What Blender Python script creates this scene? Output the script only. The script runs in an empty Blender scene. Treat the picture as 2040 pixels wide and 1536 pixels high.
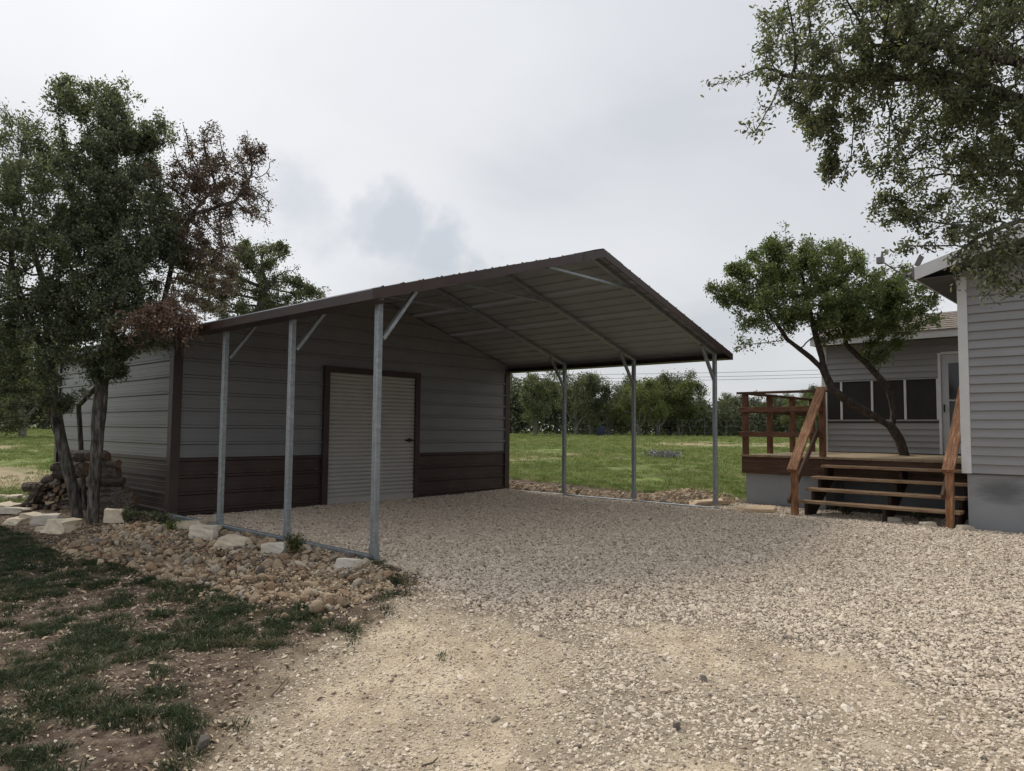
import bpy, bmesh, math, random
import numpy as np
from mathutils import Matrix, Vector

rng = np.random.default_rng(7)
random.seed(7)
sc = bpy.context.scene
C = sc.collection

# ------------------------------------------------------------------ camera
FPX, PITCH, ROLL, YAW = 1451.24, 0.06115, 0.00979, 0.74757      # focal length in pixels of a 2040 px wide frame
CAM = np.array([-4.1065, -5.5121, 1.2093])
Fw = np.array([math.cos(YAW) * math.cos(PITCH), math.sin(YAW) * math.cos(PITCH), math.sin(PITCH)])
_R = np.array([math.sin(YAW), -math.cos(YAW), 0.0]); _U = np.cross(_R, Fw)
Rt = _R * math.cos(ROLL) + _U * math.sin(ROLL); Up = -_R * math.sin(ROLL) + _U * math.cos(ROLL)
cd = bpy.data.cameras.new('camera'); cam = bpy.data.objects.new('camera', cd); C.objects.link(cam)
cd.sensor_width = 36.0; cd.lens = FPX / 2040 * 36; cd.clip_start = 0.05; cd.clip_end = 3000
cam.matrix_world = Matrix([[Rt[i], Up[i], -Fw[i], CAM[i]] for i in range(3)] + [[0, 0, 0, 1]])
sc.camera = cam

# ------------------------------------------------------------------ sun, sky, exposure
SUN_AZ, SUN_EL = math.radians(80), math.radians(52)              # azimuth from +x towards +y
sd = Vector((math.cos(SUN_AZ) * math.cos(SUN_EL), math.sin(SUN_AZ) * math.cos(SUN_EL), math.sin(SUN_EL)))
ld = bpy.data.lights.new('sun', 'SUN'); ld.energy = 1.9; ld.angle = math.radians(16); ld.color = (1, .95, .87)
sun = bpy.data.objects.new('sun', ld); C.objects.link(sun)
sun.rotation_euler = sd.to_track_quat('Z', 'Y').to_euler()
sc.view_settings.view_transform = 'Standard'; sc.view_settings.look = 'None'
sc.view_settings.exposure = 0.28; sc.view_settings.gamma = 1.0
sc.cycles.use_denoising = True; sc.cycles.max_bounces = 7; sc.cycles.diffuse_bounces = 4
sc.cycles.transparent_max_bounces = 8; sc.cycles.caustics_reflective = False; sc.cycles.caustics_refractive = False

def nd(nt, typ, ins=None, **props):
    n = nt.nodes.new(typ)
    for k, v in props.items(): setattr(n, k, v)
    for k, v in (ins or {}).items():
        s = n.inputs[k]
        if isinstance(v, bpy.types.NodeSocket): nt.links.new(v, s)
        else: s.default_value = v
    return n
def mixc(nt, fac, a, b, blend='MIX'):
    n = nt.nodes.new('ShaderNodeMix'); n.data_type = 'RGBA'; n.blend_type = blend
    for i, v in ((0, fac), (6, a), (7, b)):
        s = n.inputs[i]
        if isinstance(v, bpy.types.NodeSocket): nt.links.new(v, s)
        else: s.default_value = v if i == 0 else (*v[:3], 1)
    return n.outputs[2]
def mth(nt, op, a, b=0.0, clamp=False):
    n = nt.nodes.new('ShaderNodeMath'); n.operation = op; n.use_clamp = clamp
    for i, v in ((0, a), (1, b)):
        if isinstance(v, bpy.types.NodeSocket): nt.links.new(v, n.inputs[i])
        else: n.inputs[i].default_value = v
    return n.outputs[0]
def ramp(nt, fac, stops, interp='LINEAR'):
    n = nt.nodes.new('ShaderNodeValToRGB'); nt.links.new(fac, n.inputs[0]); cr = n.color_ramp; cr.interpolation = interp
    while len(cr.elements) > 1: cr.elements.remove(cr.elements[-1])
    cr.elements[0].position = stops[0][0]; cr.elements[0].color = (*stops[0][1], 1)
    for p, c in stops[1:]:
        e = cr.elements.new(p); e.color = (*c, 1)
    return n.outputs[0]
def g3(v): return (v, v, v)

world = bpy.data.worlds.new('World'); sc.world = world; world.use_nodes = True
wt = world.node_tree; wt.nodes.clear()
sky = nd(wt, 'ShaderNodeTexSky', sky_type='NISHITA', sun_disc=False, sun_elevation=SUN_EL, sun_rotation=math.pi / 2 - SUN_AZ,
         air_density=1.0, dust_density=2.0, ozone_density=1.0)
tc = nd(wt, 'ShaderNodeTexCoord'); sp = nd(wt, 'ShaderNodeSeparateXYZ', {0: tc.outputs['Generated']})
zz = mth(wt, 'ADD', mth(wt, 'MAXIMUM', sp.outputs[2], 0.0), 0.22)
pv = nd(wt, 'ShaderNodeCombineXYZ', {0: mth(wt, 'DIVIDE', sp.outputs[0], zz), 1: mth(wt, 'DIVIDE', sp.outputs[1], zz), 2: 0.37})
n1 = nd(wt, 'ShaderNodeTexNoise', {'Vector': pv.outputs[0], 'Scale': 1.15, 'Detail': 7.0, 'Roughness': .52, 'Distortion': .25})
n2 = nd(wt, 'ShaderNodeTexNoise', {'Vector': pv.outputs[0], 'Scale': 0.55, 'Detail': 3.0, 'Roughness': .5})
tone = ramp(wt, n2.outputs[0], [(.3, (.535, .55, .578)), (.5, (.59, .602, .622)), (.68, (.66, .662, .672))])
gap = ramp(wt, n1.outputs[0], [(.24, g3(.8)), (.36, g3(.2)), (.46, g3(0))])
n3 = nd(wt, 'ShaderNodeTexNoise', {'Vector': tc.outputs['Generated'], 'Scale': 9.0, 'Detail': 7.0, 'Roughness': .55})
# thinner cloud low in the sky behind the shed: three soft breaks in the layer
for (px_, py_, rr_, am_) in ((590, 425, .048, .55), (725, 415, .026, .6), (800, 458, .036, .8), (880, 500, .034, .8), (945, 522, .022, .6)):
    dv = Fw + Rt * (px_ - 1020) / FPX - Up * (py_ - 768) / FPX; dv = dv / np.linalg.norm(dv)
    ds = nd(wt, 'ShaderNodeVectorMath', {0: tc.outputs['Generated'], 1: tuple(dv)}, operation='DISTANCE')
    f_ = mth(wt, 'ADD', ds.outputs['Value'], mth(wt, 'MULTIPLY', mth(wt, 'SUBTRACT', n3.outputs[0], .5), .20))
    gap = mth(wt, 'MAXIMUM', gap, mth(wt, 'MULTIPLY', ramp(wt, f_, [(rr_ * .30, g3(1)), (rr_ * 1.7, g3(0))], 'EASE'), am_))
gl = nd(wt, 'ShaderNodeVectorMath', {0: tc.outputs['Generated'], 1: tuple(sd)}, operation='DOT_PRODUCT')
glow = mth(wt, 'MULTIPLY', mth(wt, 'POWER', mth(wt, 'MAXIMUM', gl.outputs['Value'], 0.0), 4.0), 0.19)
cl = mixc(wt, 1.0, tone, nd(wt, 'ShaderNodeCombineColor', {0: glow, 1: glow, 2: glow}).outputs[0], 'ADD')
mott = ramp(wt, n1.outputs[0], [(.35, g3(.94)), (.5, g3(1.0)), (.65, g3(1.04))])
cl = mixc(wt, 1.0, cl, mott, 'MULTIPLY')
cl = mixc(wt, gap, cl, (.46, .495, .54))
cl10 = mixc(wt, 1.0, cl, (10, 10, 10), 'MULTIPLY')
fin = mixc(wt, 0.90, sky.outputs[0], cl10)
bg = nd(wt, 'ShaderNodeBackground', {'Color': fin, 'Strength': 0.1})
wo = nd(wt, 'ShaderNodeOutputWorld', {'Surface': bg.outputs[0]})

# ------------------------------------------------------------------ terrain height and pixel helpers (used to find places on site)
def sstep(a, b, x):
    t = np.clip((np.asarray(x, float) - a) / (b - a), 0, 1); return t * t * (3 - 2 * t)
def hgt(x, y):
    x = np.asarray(x, float); y = np.asarray(y, float)
    s = (x - CAM[0]) * .733 + (y - CAM[1]) * .68
    z = 1.12 * (1 - np.exp(-np.maximum(0, s - 13.5) / 30))
    z = z - .15 * sstep(-.3, -2.2, x) * sstep(9, 4, y)
    z = z - .10 * sstep(-.8, -4.5, y) * sstep(6.5, 3.5, x)
    z = z + .13 * np.exp(-(((x - 8.0) / .7) ** 2 + ((y - 1.2) / .6) ** 2))
    return z
def at(px, py, D):
    return CAM + (Fw + Rt * (px - 1020) / FPX - Up * (py - 768) / FPX) * D
def gnd(px, py):
    d = Fw + Rt * (px - 1020) / FPX - Up * (py - 768) / FPX
    lo, hi = .5, 200.0
    if (CAM + d * hi)[2] > hgt(*(CAM + d * hi)[:2]): hi = 199
    t = lo
    while t < 200:
        P = CAM + d * t
        if P[2] <= hgt(P[0], P[1]): break
        t += .02 + t * .004
    P = CAM + d * t; P[2] = hgt(P[0], P[1]); return P
def dep(P): return float((np.asarray(P) - CAM) @ Fw)

_lat = {}
def vnoise(x, y, scale, seed=0):
    x = np.asarray(x, float) / scale + 1000; y = np.asarray(y, float) / scale + 1000
    if seed not in _lat: _lat[seed] = np.random.default_rng(seed + 99).random((256, 256))
    L = _lat[seed]
    i = np.floor(x).astype(int); j = np.floor(y).astype(int); u = x - i; v = y - j
    u = u * u * (3 - 2 * u); v = v * v * (3 - 2 * v)
    a = L[i % 256, j % 256]; b = L[(i + 1) % 256, j % 256]; c = L[i % 256, (j + 1) % 256]; d = L[(i + 1) % 256, (j + 1) % 256]
    return a * (1 - u) * (1 - v) + b * u * (1 - v) + c * (1 - u) * v + d * u * v
def fbm(x, y, scale, seed=0):
    return (vnoise(x, y, scale, seed) + .5 * vnoise(x, y, scale / 2.1, seed + 1) + .25 * vnoise(x, y, scale / 4.3, seed + 2)) / 1.75

# ------------------------------------------------------------------ mesh and object helpers
def mesh_np(name, V, F, mats=(), smooth=False, mi=None):
    me = bpy.data.meshes.new(name)
    V = np.asarray(V, np.float32); me.vertices.add(len(V)); me.vertices.foreach_set('co', V.ravel())
    if isinstance(F, np.ndarray):
        n, k = F.shape; me.loops.add(n * k); me.polygons.add(n)
        me.loops.foreach_set('vertex_index', F.astype(np.int32).ravel())
        me.polygons.foreach_set('loop_start', np.arange(n, dtype=np.int32) * k)
    else:
        idx = [i for f in F for i in f]; st = np.cumsum([0] + [len(f) for f in F[:-1]]) if F else []
        me.loops.add(len(idx)); me.polygons.add(len(F))
        me.loops.foreach_set('vertex_index', np.array(idx, np.int32)); me.polygons.foreach_set('loop_start', np.array(st, np.int32))
    for m in mats: me.materials.append(m)
    if mi is not None: me.polygons.foreach_set('material_index', np.asarray(mi, np.int32))
    me.update(calc_edges=True); me.validate()
    me.polygons.foreach_set('use_smooth', np.full(len(me.polygons), bool(smooth)))
    return me
def link(name, me, parent=None, loc=(0, 0, 0)):
    o = bpy.data.objects.new(name, me); C.objects.link(o)
    if parent is not None: o.parent = parent
    o.location = loc; return o
def tag(o, label=None, cat=None, group=None, kind=None):
    if label: o['label'] = label
    if cat: o['category'] = cat
    if group: o['group'] = group
    if kind: o['kind'] = kind
    return o
def thing(name, label, cat, loc=(0, 0, 0), group=None):
    o = bpy.data.objects.new(name, None); C.objects.link(o); o.location = loc; o.empty_display_size = .1
    return tag(o, label, cat, group)
class MB:
    def __init__(s): s.v = []; s.f = []; s.m = []
    def add(s, vs, fs, m=0):
        k = len(s.v); s.v += [tuple(map(float, v)) for v in vs]; s.f += [tuple(i + k for i in f) for f in fs]; s.m += [m] * len(fs); return s
    def box(s, a, b, m=0):
        (x0, y0, z0), (x1, y1, z1) = a, b
        return s.add([(x0, y0, z0), (x1, y0, z0), (x1, y1, z0), (x0, y1, z0), (x0, y0, z1), (x1, y0, z1), (x1, y1, z1), (x0, y1, z1)],
                     [(0, 3, 2, 1), (4, 5, 6, 7), (0, 1, 5, 4), (1, 2, 6, 5), (2, 3, 7, 6), (3, 0, 4, 7)], m)
    def tube(s, pts, rad, n=8, m=0, cap=True, mcap=None):
        pts = [np.asarray(p, float) for p in pts]; rings = []
        ref = np.array([.3, .9, .2])
        for i, p in enumerate(pts):
            t = pts[min(i + 1, len(pts) - 1)] - pts[max(i - 1, 0)]; t = t / (np.linalg.norm(t) + 1e-9)
            a = np.cross(t, ref); a /= np.linalg.norm(a) + 1e-9; b = np.cross(t, a)
            r = rad[i] if hasattr(rad, '__len__') else rad
            rr = r if hasattr(r, '__len__') else [r] * n
            rings.append([p + (a * math.cos(2 * math.pi * k / n) + b * math.sin(2 * math.pi * k / n)) * rr[k] for k in range(n)])
        vs = [v for r in rings for v in r]; fs = []
        for i in range(len(pts) - 1):
            for k in range(n): fs.append((i * n + k, i * n + (k + 1) % n, (i + 1) * n + (k + 1) % n, (i + 1) * n + k))
        s.add(vs, fs, m)
        if cap:
            k0 = len(s.v) - len(vs)
            s.f += [tuple(k0 + k for k in range(n - 1, -1, -1)), tuple(k0 + (len(pts) - 1) * n + k for k in range(n))]; s.m += [m if mcap is None else mcap] * 2
        return s
    def build(s, name, mats, parent=None, smooth=False, loc=None):
        """vertices are in world space; they are stored relative to the parent's place (or loc)"""
        V = np.array(s.v)
        off = np.array(parent.location) if parent is not None and parent.parent is None else np.zeros(3)
        if parent is not None and parent.parent is not None:
            off = np.array(parent.location) + np.array(parent.parent.location)
        if parent is None and loc is not None: off = np.array(loc)
        mats = mats if isinstance(mats, (list, tuple)) else [mats]
        me = mesh_np(name, V - off, s.f, mats, smooth, s.m if len(mats) > 1 else None)
        o = link(name, me, parent)
        if parent is None and loc is not None: o.location = loc
        return o
def beam(name, p0, p1, w, h, mat, parent=None, up=(0, 0, 1), ch=.004):
    """a chamfered bar: local x runs along its length, w is its width, h its height along 'up'"""
    p0 = Vector(p0); p1 = Vector(p1); L = (p1 - p0).length; x = (p1 - p0).normalized(); u = Vector(up)
    y = u.cross(x).normalized(); z = x.cross(y)
    a, b = w / 2, h / 2
    pr = [(-a + ch, -b), (a - ch, -b), (a, -b + ch), (a, b - ch), (a - ch, b), (-a + ch, b), (-a, b - ch), (-a, -b + ch)]
    vs = [(-L / 2, q[0], q[1]) for q in pr] + [(L / 2, q[0], q[1]) for q in pr]
    fs = [(i, (i + 1) % 8, 8 + (i + 1) % 8, 8 + i) for i in range(8)] + [tuple(range(7, -1, -1)), tuple(range(8, 16))]
    me = mesh_np(name, vs, fs, [mat]); o = link(name, me, parent)
    c = (p0 + p1) / 2
    off = Vector((0, 0, 0))
    if parent is not None:
        off = Vector(parent.location)
        if parent.parent is not None and parent.type == 'EMPTY': off += Vector(parent.parent.location)
    M = Matrix([[x[i], y[i], z[i], c[i] - off[i]] for i in range(3)] + [[0, 0, 0, 1]])
    o.matrix_local = M; return o

# ------------------------------------------------------------------ materials
def base_mat(name):
    m = bpy.data.materials.new(name); m.use_nodes = True; nt = m.node_tree
    b = nt.nodes['Principled BSDF']; return m, nt, b
def mat(name, stops, scale=5.0, rough=.75, metal=0.0, bump=.0, bscale=None, stretch=(1, 1, 1), rnd=.0, detail=6.0, spec=.35, rr=.0, nrough=.55, blotch=None):
    m, nt, b = base_mat(name)
    tc = nd(nt, 'ShaderNodeTexCoord'); oi = nd(nt, 'ShaderNodeObjectInfo')
    off = mth(nt, 'MULTIPLY', oi.outputs['Random'], 37.0)
    ov = nd(nt, 'ShaderNodeCombineXYZ', {0: off, 1: off, 2: off})
    va = nd(nt, 'ShaderNodeVectorMath', {0: tc.outputs['Object'], 1: ov.outputs[0]}, operation='ADD')
    mp = nd(nt, 'ShaderNodeMapping', {'Vector': va.outputs[0], 'Scale': stretch})
    no = nd(nt, 'ShaderNodeTexNoise', {'Vector': mp.outputs[0], 'Scale': scale, 'Detail': detail, 'Roughness': nrough})
    col = ramp(nt, no.outputs[0], stops)
    if blotch:
        n2 = nd(nt, 'ShaderNodeTexNoise', {'Vector': va.outputs[0], 'Scale': blotch[0], 'Detail': 4.0})
        f = ramp(nt, n2.outputs[0], [(.45, g3(0)), (.65, g3(1))])
        col = mixc(nt, mth(nt, 'MULTIPLY', f, blotch[2]), col, blotch[1])
    if rnd:
        v = mth(nt, 'ADD', mth(nt, 'MULTIPLY', oi.outputs['Random'], 2 * rnd), 1 - rnd)
        hs = nd(nt, 'ShaderNodeHueSaturation', {'Color': col, 'Value': v}); col = hs.outputs[0]
    nt.links.new(col, b.inputs['Base Color'])
    b.inputs['Roughness'].default_value = rough; b.inputs['Metallic'].default_value = metal
    b.inputs['Specular IOR Level'].default_value = spec
    if rr:
        r = mth(nt, 'ADD', mth(nt, 'MULTIPLY', no.outputs[0], rr), rough - rr / 2); nt.links.new(r, b.inputs['Roughness'])
    if bump:
        bn = no
        if bscale: bn = nd(nt, 'ShaderNodeTexNoise', {'Vector': mp.outputs[0], 'Scale': bscale, 'Detail': 5.0})
        bp = nd(nt, 'ShaderNodeBump', {'Height': bn.outputs[0], 'Strength': min(1.0, bump), 'Distance': .02 if bump < .9 else .05})
        nt.links.new(bp.outputs[0], b.inputs['Normal'])
    return m
def leaf_mat(name, stops, trans=.3, rough=.5):
    m, nt, b = base_mat(name)
    ge = nd(nt, 'ShaderNodeNewGeometry')
    col = ramp(nt, ge.outputs['Random Per Island'], stops)
    nt.links.new(col, b.inputs['Base Color']); b.inputs['Roughness'].default_value = rough; b.inputs['Specular IOR Level'].default_value = .4
    tr = nd(nt, 'ShaderNodeBsdfTranslucent', {'Color': mixc(nt, 1.0, col, (1.25, 1.3, .7), 'MULTIPLY')})
    mx = nd(nt, 'ShaderNodeMixShader', {0: trans, 1: b.outputs[0], 2: tr.outputs[0]})
    nt.links.new(mx.outputs[0], nt.nodes['Material Output'].inputs['Surface']); return m
def inst_mat(name, stops, rough=.85, nscale=40.0, amt=.25, trans=0.0):
    """colour picked per scattered piece, with a little mottling"""
    m, nt, b = base_mat(name)
    oi = nd(nt, 'ShaderNodeObjectInfo'); tc = nd(nt, 'ShaderNodeTexCoord')
    col = ramp(nt, oi.outputs['Random'], stops)
    no = nd(nt, 'ShaderNodeTexNoise', {'Vector': tc.outputs['Object'], 'Scale': nscale, 'Detail': 3.0})
    v = mth(nt, 'ADD', mth(nt, 'MULTIPLY', no.outputs[0], 2 * amt), 1 - amt)
    hs = nd(nt, 'ShaderNodeHueSaturation', {'Color': col, 'Value': v})
    nt.links.new(hs.outputs[0], b.inputs['Base Color']); b.inputs['Roughness'].default_value = rough; b.inputs['Specular IOR Level'].default_value = .25
    if trans:
        tr = nd(nt, 'ShaderNodeBsdfTranslucent', {'Color': hs.outputs[0]})
        mx = nd(nt, 'ShaderNodeMixShader', {0: trans, 1: b.outputs[0], 2: tr.outputs[0]})
        nt.links.new(mx.outputs[0], nt.nodes['Material Output'].inputs['Surface'])
    return m

X = {}
X['galv'] = mat('galvanised_steel', [(.3, (.25, .28, .30)), (.55, (.34, .37, .39)), (.75, (.46, .49, .51))], 30, .40, .55, .05, stretch=(.4, 1, 1), rr=.25, blotch=(6, (.26, .28, .29), .5))
X['panel'] = mat('grey_metal_paint', [(.3, (.198, .200, .206)), (.7, (.238, .240, .247))], 3, .40, .1, .02, 9, rnd=.04, rr=.12, blotch=(1.5, (.175, .177, .182), .4))
X['panel_under'] = mat('grey_metal_backing', [(.3, (.30, .315, .335)), (.7, (.36, .376, .398))], 3, .5, 0, .02, 9, rnd=.06)
X['brown'] = mat('brown_metal_paint', [(.3, (.042, .026, .023)), (.7, (.058, .037, .032))], 4, .43, .0, .02, 9, spec=.4, rr=.15, blotch=(3, (.085, .06, .053), .35))
X['curtain'] = mat('door_curtain_paint', [(.3, (.42, .405, .38)), (.7, (.48, .465, .44))], 4, .5, 0, .02, blotch=(2, (.37, .355, .33), .4))
X['dark'] = mat('dark_metal', [(.3, (.02, .02, .02)), (.7, (.04, .035, .03))], 10, .5, .6)
X['siding'] = mat('grey_vinyl_siding', [(.3, (.295, .293, .295)), (.7, (.335, .333, .335))], 5, .5, 0, .04, 60, stretch=(1, .15, 1), rnd=.035, blotch=(1.2, (.265, .263, .26), .4))
X['white'] = mat('white_trim', [(.3, (.66, .66, .66)), (.7, (.76, .76, .75))], 6, .5, 0, .02, blotch=(3, (.58, .57, .55), .4))
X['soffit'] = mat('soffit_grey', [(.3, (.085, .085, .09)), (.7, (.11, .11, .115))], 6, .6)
X['skirt'] = mat('grey_block_skirt', [(.3, (.295, .305, .318)), (.7, (.335, .347, .36))], 4, .85, 0, .15, 50, blotch=(1.6, (.27, .28, .29), .4))
X['wood'] = mat('stained_wood', [(.25, (.09, .036, .018)), (.42, (.22, .095, .045)), (.54, (.34, .18, .095)), (.64, (.46, .29, .17)), (.8, (.58, .43, .30))], 9, .8, 0, .35, 18, stretch=(.5, 4.5, 4.5), rnd=.12, nrough=.72, blotch=(5, (.17, .075, .04), .5))
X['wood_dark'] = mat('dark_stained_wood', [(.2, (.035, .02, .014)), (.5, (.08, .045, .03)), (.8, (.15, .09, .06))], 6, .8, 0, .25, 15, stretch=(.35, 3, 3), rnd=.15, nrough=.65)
X['deck'] = mat('weathered_deck_wood', [(.2, (.17, .12, .075)), (.5, (.30, .225, .14)), (.8, (.42, .33, .22))], 7, .8, 0, .2, 16, stretch=(.5, 4, 4), rnd=.22, nrough=.72)
X['rail'] = mat('rail_wood', [(.25, (.06, .027, .016)), (.45, (.15, .07, .04)), (.6, (.22, .115, .068)), (.8, (.34, .21, .14))], 9, .8, 0, .35, 18, stretch=(.5, 4.5, 4.5), rnd=.16, nrough=.72, blotch=(5, (.10, .048, .03), .5))
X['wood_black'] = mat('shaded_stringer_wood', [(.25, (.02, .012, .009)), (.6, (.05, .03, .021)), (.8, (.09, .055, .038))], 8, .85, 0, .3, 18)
X['tread'] = mat('worn_tread_wood', [(.25, (.12, .065, .038)), (.45, (.25, .155, .09)), (.6, (.36, .25, .155)), (.8, (.48, .37, .26))], 9, .8, 0, .3, 18, stretch=(.5, 4.5, 4.5), rnd=.16, nrough=.7)
X['bark'] = mat('oak_bark', [(.36, (.028, .023, .02)), (.47, (.085, .074, .064)), (.56, (.15, .135, .118)), (.68, (.27, .25, .225))], 26, .9, 0, 1.0, 26, stretch=(1, 1, .22), nrough=.62, blotch=(5, (.13, .13, .115), .35))
X['bark_dark'] = mat('dark_bark', [(.25, (.022, .018, .016)), (.5, (.06, .05, .043)), (.75, (.13, .115, .10))], 18, .9, 0, 1.0, 24, stretch=(1, 1, .35), nrough=.7)
X['bark_pale'] = mat('pale_oak_bark', [(.25, (.06, .053, .047)), (.5, (.13, .118, .105)), (.75, (.22, .205, .185))], 12, .9, 0, .8, 18, stretch=(1, 1, .35))
X['log'] = mat('weathered_log_bark', [(.25, (.03, .024, .02)), (.5, (.11, .09, .076)), (.75, (.24, .205, .178))], 14, .95, 0, 1.0, 20, stretch=(.5, 1.6, 1.6), rnd=.3, nrough=.7)
X['logend'] = mat('cut_log_end', [(.2, (.13, .08, .05)), (.5, (.22, .15, .10)), (.8, (.30, .22, .15))], 18, .9, 0, .4, rnd=.25)
X['lime'] = mat('limestone', [(.25, (.40, .355, .29)), (.5, (.56, .515, .44)), (.75, (.68, .64, .565))], 7, .9, 0, .6, 18, rnd=.1, nrough=.65, blotch=(5, (.48, .38, .25), .35))
X['lime_tan'] = mat('tan_limestone', [(.25, (.40, .33, .23)), (.5, (.56, .48, .36)), (.75, (.67, .60, .48))], 7, .9, 0, .6, 18, rnd=.12, nrough=.65)
X['slabstone'] = mat('sandstone_slab', [(.25, (.42, .30, .19)), (.5, (.52, .39, .26)), (.75, (.58, .46, .32))], 9, .9, 0, .3, 30)
for k, a in dict(tan=((.20, .145, .095), (.42, .32, .21), (.57, .46, .33)), rust=((.17, .105, .065), (.35, .235, .15), (.48, .35, .24)),
                 pale=((.28, .23, .18), (.48, .42, .33), (.62, .56, .46)), grey=((.10, .085, .075), (.19, .165, .145), (.29, .26, .23))).items():
    X['rock_' + k] = mat('river_rock_' + k, [(.25, a[0]), (.5, a[1]), (.75, a[2])], 9, .9, 0, .5, 26, rnd=.25, nrough=.68, blotch=(6, (.10, .075, .055), .45))
X['rocks'] = inst_mat('river_rock_mix', [(0, (.20, .145, .095)), (.2, (.39, .29, .19)), (.4, (.48, .38, .26)), (.55, (.33, .22, .14)), (.7, (.57, .48, .36)), (.85, (.25, .21, .17)), (1, (.50, .39, .26))], .9, 3.0, .42)
X['gravel'] = inst_mat('gravel_mix', [(0, (.27, .21, .16)), (.15, (.49, .40, .31)), (.42, (.63, .53, .415)), (.72, (.70, .60, .48)), (.90, (.77, .69, .575)), (.95, (.38, .30, .23)), (1, (.19, .165, .145))], .9, 2.2, .28)
X['shingle'] = mat('brown_shingle', [(.3, (.15, .125, .105)), (.5, (.23, .195, .165)), (.7, (.32, .275, .235))], 9, .95, 0, .5, 60, stretch=(1, 2, 1))
X['screen'] = mat('dark_window_screen', [(.3, (.022, .019, .016)), (.7, (.032, .028, .024))], 3, .55, 0, .03, 200, spec=.3)
X['glass_dark'] = mat('dark_door_glass', [(.3, (.012, .013, .015)), (.7, (.02, .022, .024))], 2, .08, 0, spec=.5)
X['doorpaint'] = mat('pale_door_paint', [(.3, (.46, .48, .50)), (.7, (.52, .54, .56))], 5, .45)
X['greyplastic'] = mat('grey_plastic', [(.3, (.17, .165, .165)), (.7, (.23, .225, .22))], 9, .5, .2)
X['blue'] = mat('dark_blue_plastic', [(.3, (.012, .018, .05)), (.7, (.02, .028, .07))], 6, .45)
X['wire'] = mat('fence_wire', [(.3, (.10, .10, .10)), (.7, (.17, .17, .17))], 10, .6, .5)
X['pole'] = mat('utility_pole_wood', [(.3, (.07, .055, .045)), (.7, (.11, .09, .075))], 8, .9)
X['twig'] = mat('dry_twig', [(.3, (.08, .06, .045)), (.7, (.16, .12, .09))], 20, .9)
X['leaf_oak'] = leaf_mat('oak_leaf', [(0, (.06, .076, .058)), (.4, (.115, .138, .095)), (.75, (.18, .205, .135)), (.93, (.27, .285, .19)), (1, (.37, .34, .25))], .45)
X['leaf_over'] = leaf_mat('overhang_leaf', [(0, (.062, .072, .050)), (.4, (.125, .14, .092)), (.75, (.19, .205, .135)), (.93, (.28, .285, .195)), (1, (.38, .35, .25))], .45)
X['leaf_deck'] = leaf_mat('deck_tree_leaf', [(0, (.06, .088, .038)), (.4, (.115, .155, .062)), (.8, (.18, .225, .09)), (1, (.28, .30, .135))], .38)
X['leaf_dead'] = leaf_mat('dead_leaf', [(0, (.07, .05, .044)), (.4, (.13, .09, .075)), (.8, (.21, .15, .12)), (1, (.32, .25, .20))], .25, .8)
X['leaf_red'] = leaf_mat('withered_reddish_leaf', [(0, (.12, .075, .06)), (.4, (.22, .14, .11)), (.8, (.33, .22, .175)), (1, (.45, .34, .28))], .3, .8)
X['leaf_y'] = leaf_mat('spring_leaf', [(0, (.07, .09, .032)), (.5, (.13, .152, .052)), (1, (.21, .22, .09))], .38)
X['leaf_g'] = leaf_mat('dull_green_leaf', [(0, (.065, .078, .044)), (.5, (.12, .138, .075)), (1, (.20, .205, .12))], .38)
X['leaf_d'] = leaf_mat('cedar_leaf', [(0, (.045, .055, .036)), (.5, (.09, .105, .064)), (1, (.15, .16, .10))], .3)
X['leaf_w'] = leaf_mat('weed_leaf', [(0, (.03, .05, .015)), (.5, (.07, .09, .02)), (1, (.15, .14, .035))], .3)
X['flower'] = leaf_mat('bluebonnet_petal', [(0, (.15, .11, .26)), (.3, (.26, .20, .38)), (.45, (.40, .34, .48)), (.5, (.08, .12, .04)), (1, (.14, .18, .06))], .2)
X['grass_dark'] = inst_mat('yard_grass', [(0, (.026, .042, .02)), (.45, (.048, .072, .032)), (.75, (.075, .10, .045)), (.86, (.11, .12, .06)), (.9, (.24, .20, .12)), (1, (.30, .25, .16))], .7, 5, .2, .3)
X['grass_field'] = inst_mat('field_grass', [(0, (.10, .145, .036)), (.5, (.18, .235, .06)), (.82, (.27, .31, .10)), (1, (.42, .37, .20))], .7, 5, .2, .35)
X['litter'] = inst_mat('fallen_leaves', [(0, (.05, .034, .024)), (.28, (.11, .07, .045)), (.42, (.30, .22, .14)), (.65, (.46, .37, .25)), (.88, (.60, .51, .38)), (1, (.08, .052, .036))], .8, 20, .2)

# ------------------------------------------------------------------ the ground
W, WALL_Y, FAR_Y = 6.595, 4.52, 9.5
A = gnd(765, 1175); B = gnd(468, 1536)
_dl = math.hypot(B[0] - A[0], B[1] - A[1])
def side(x, y): return ((x - A[0]) * (B[1] - A[1]) - (y - A[1]) * (B[0] - A[0])) / _dl
def inpoly(x, y, poly):
    c = np.zeros(np.shape(x), bool); n = len(poly)
    for i in range(n):
        (x0, y0), (x1, y1) = poly[i], poly[(i + 1) % n]
        m = (y0 > y) != (y1 > y); c ^= m & (x < (x1 - x0) * (y - y0) / (y1 - y0 + 1e-12) + x0)
    return c
WORN = [tuple(gnd(*p)[:2]) for p in ((745, 1160), (830, 1168), (960, 1215), (1110, 1245), (1300, 1250), (1480, 1245), (1620, 1290), (1740, 1335), (1880, 1385), (2040, 1430), (2040, 1560), (300, 1560), (600, 1300))]
STONY = [(gnd(1300, 1400), .38, .62), (gnd(1180, 1480), .30, .4), (gnd(1480, 1430), .40, .6), (gnd(1850, 1470), .40, .5), (gnd(1250, 1330), .30, .45), (gnd(1900, 1560), .5, .5), (gnd(1700, 1400), .5, .35)]
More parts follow.
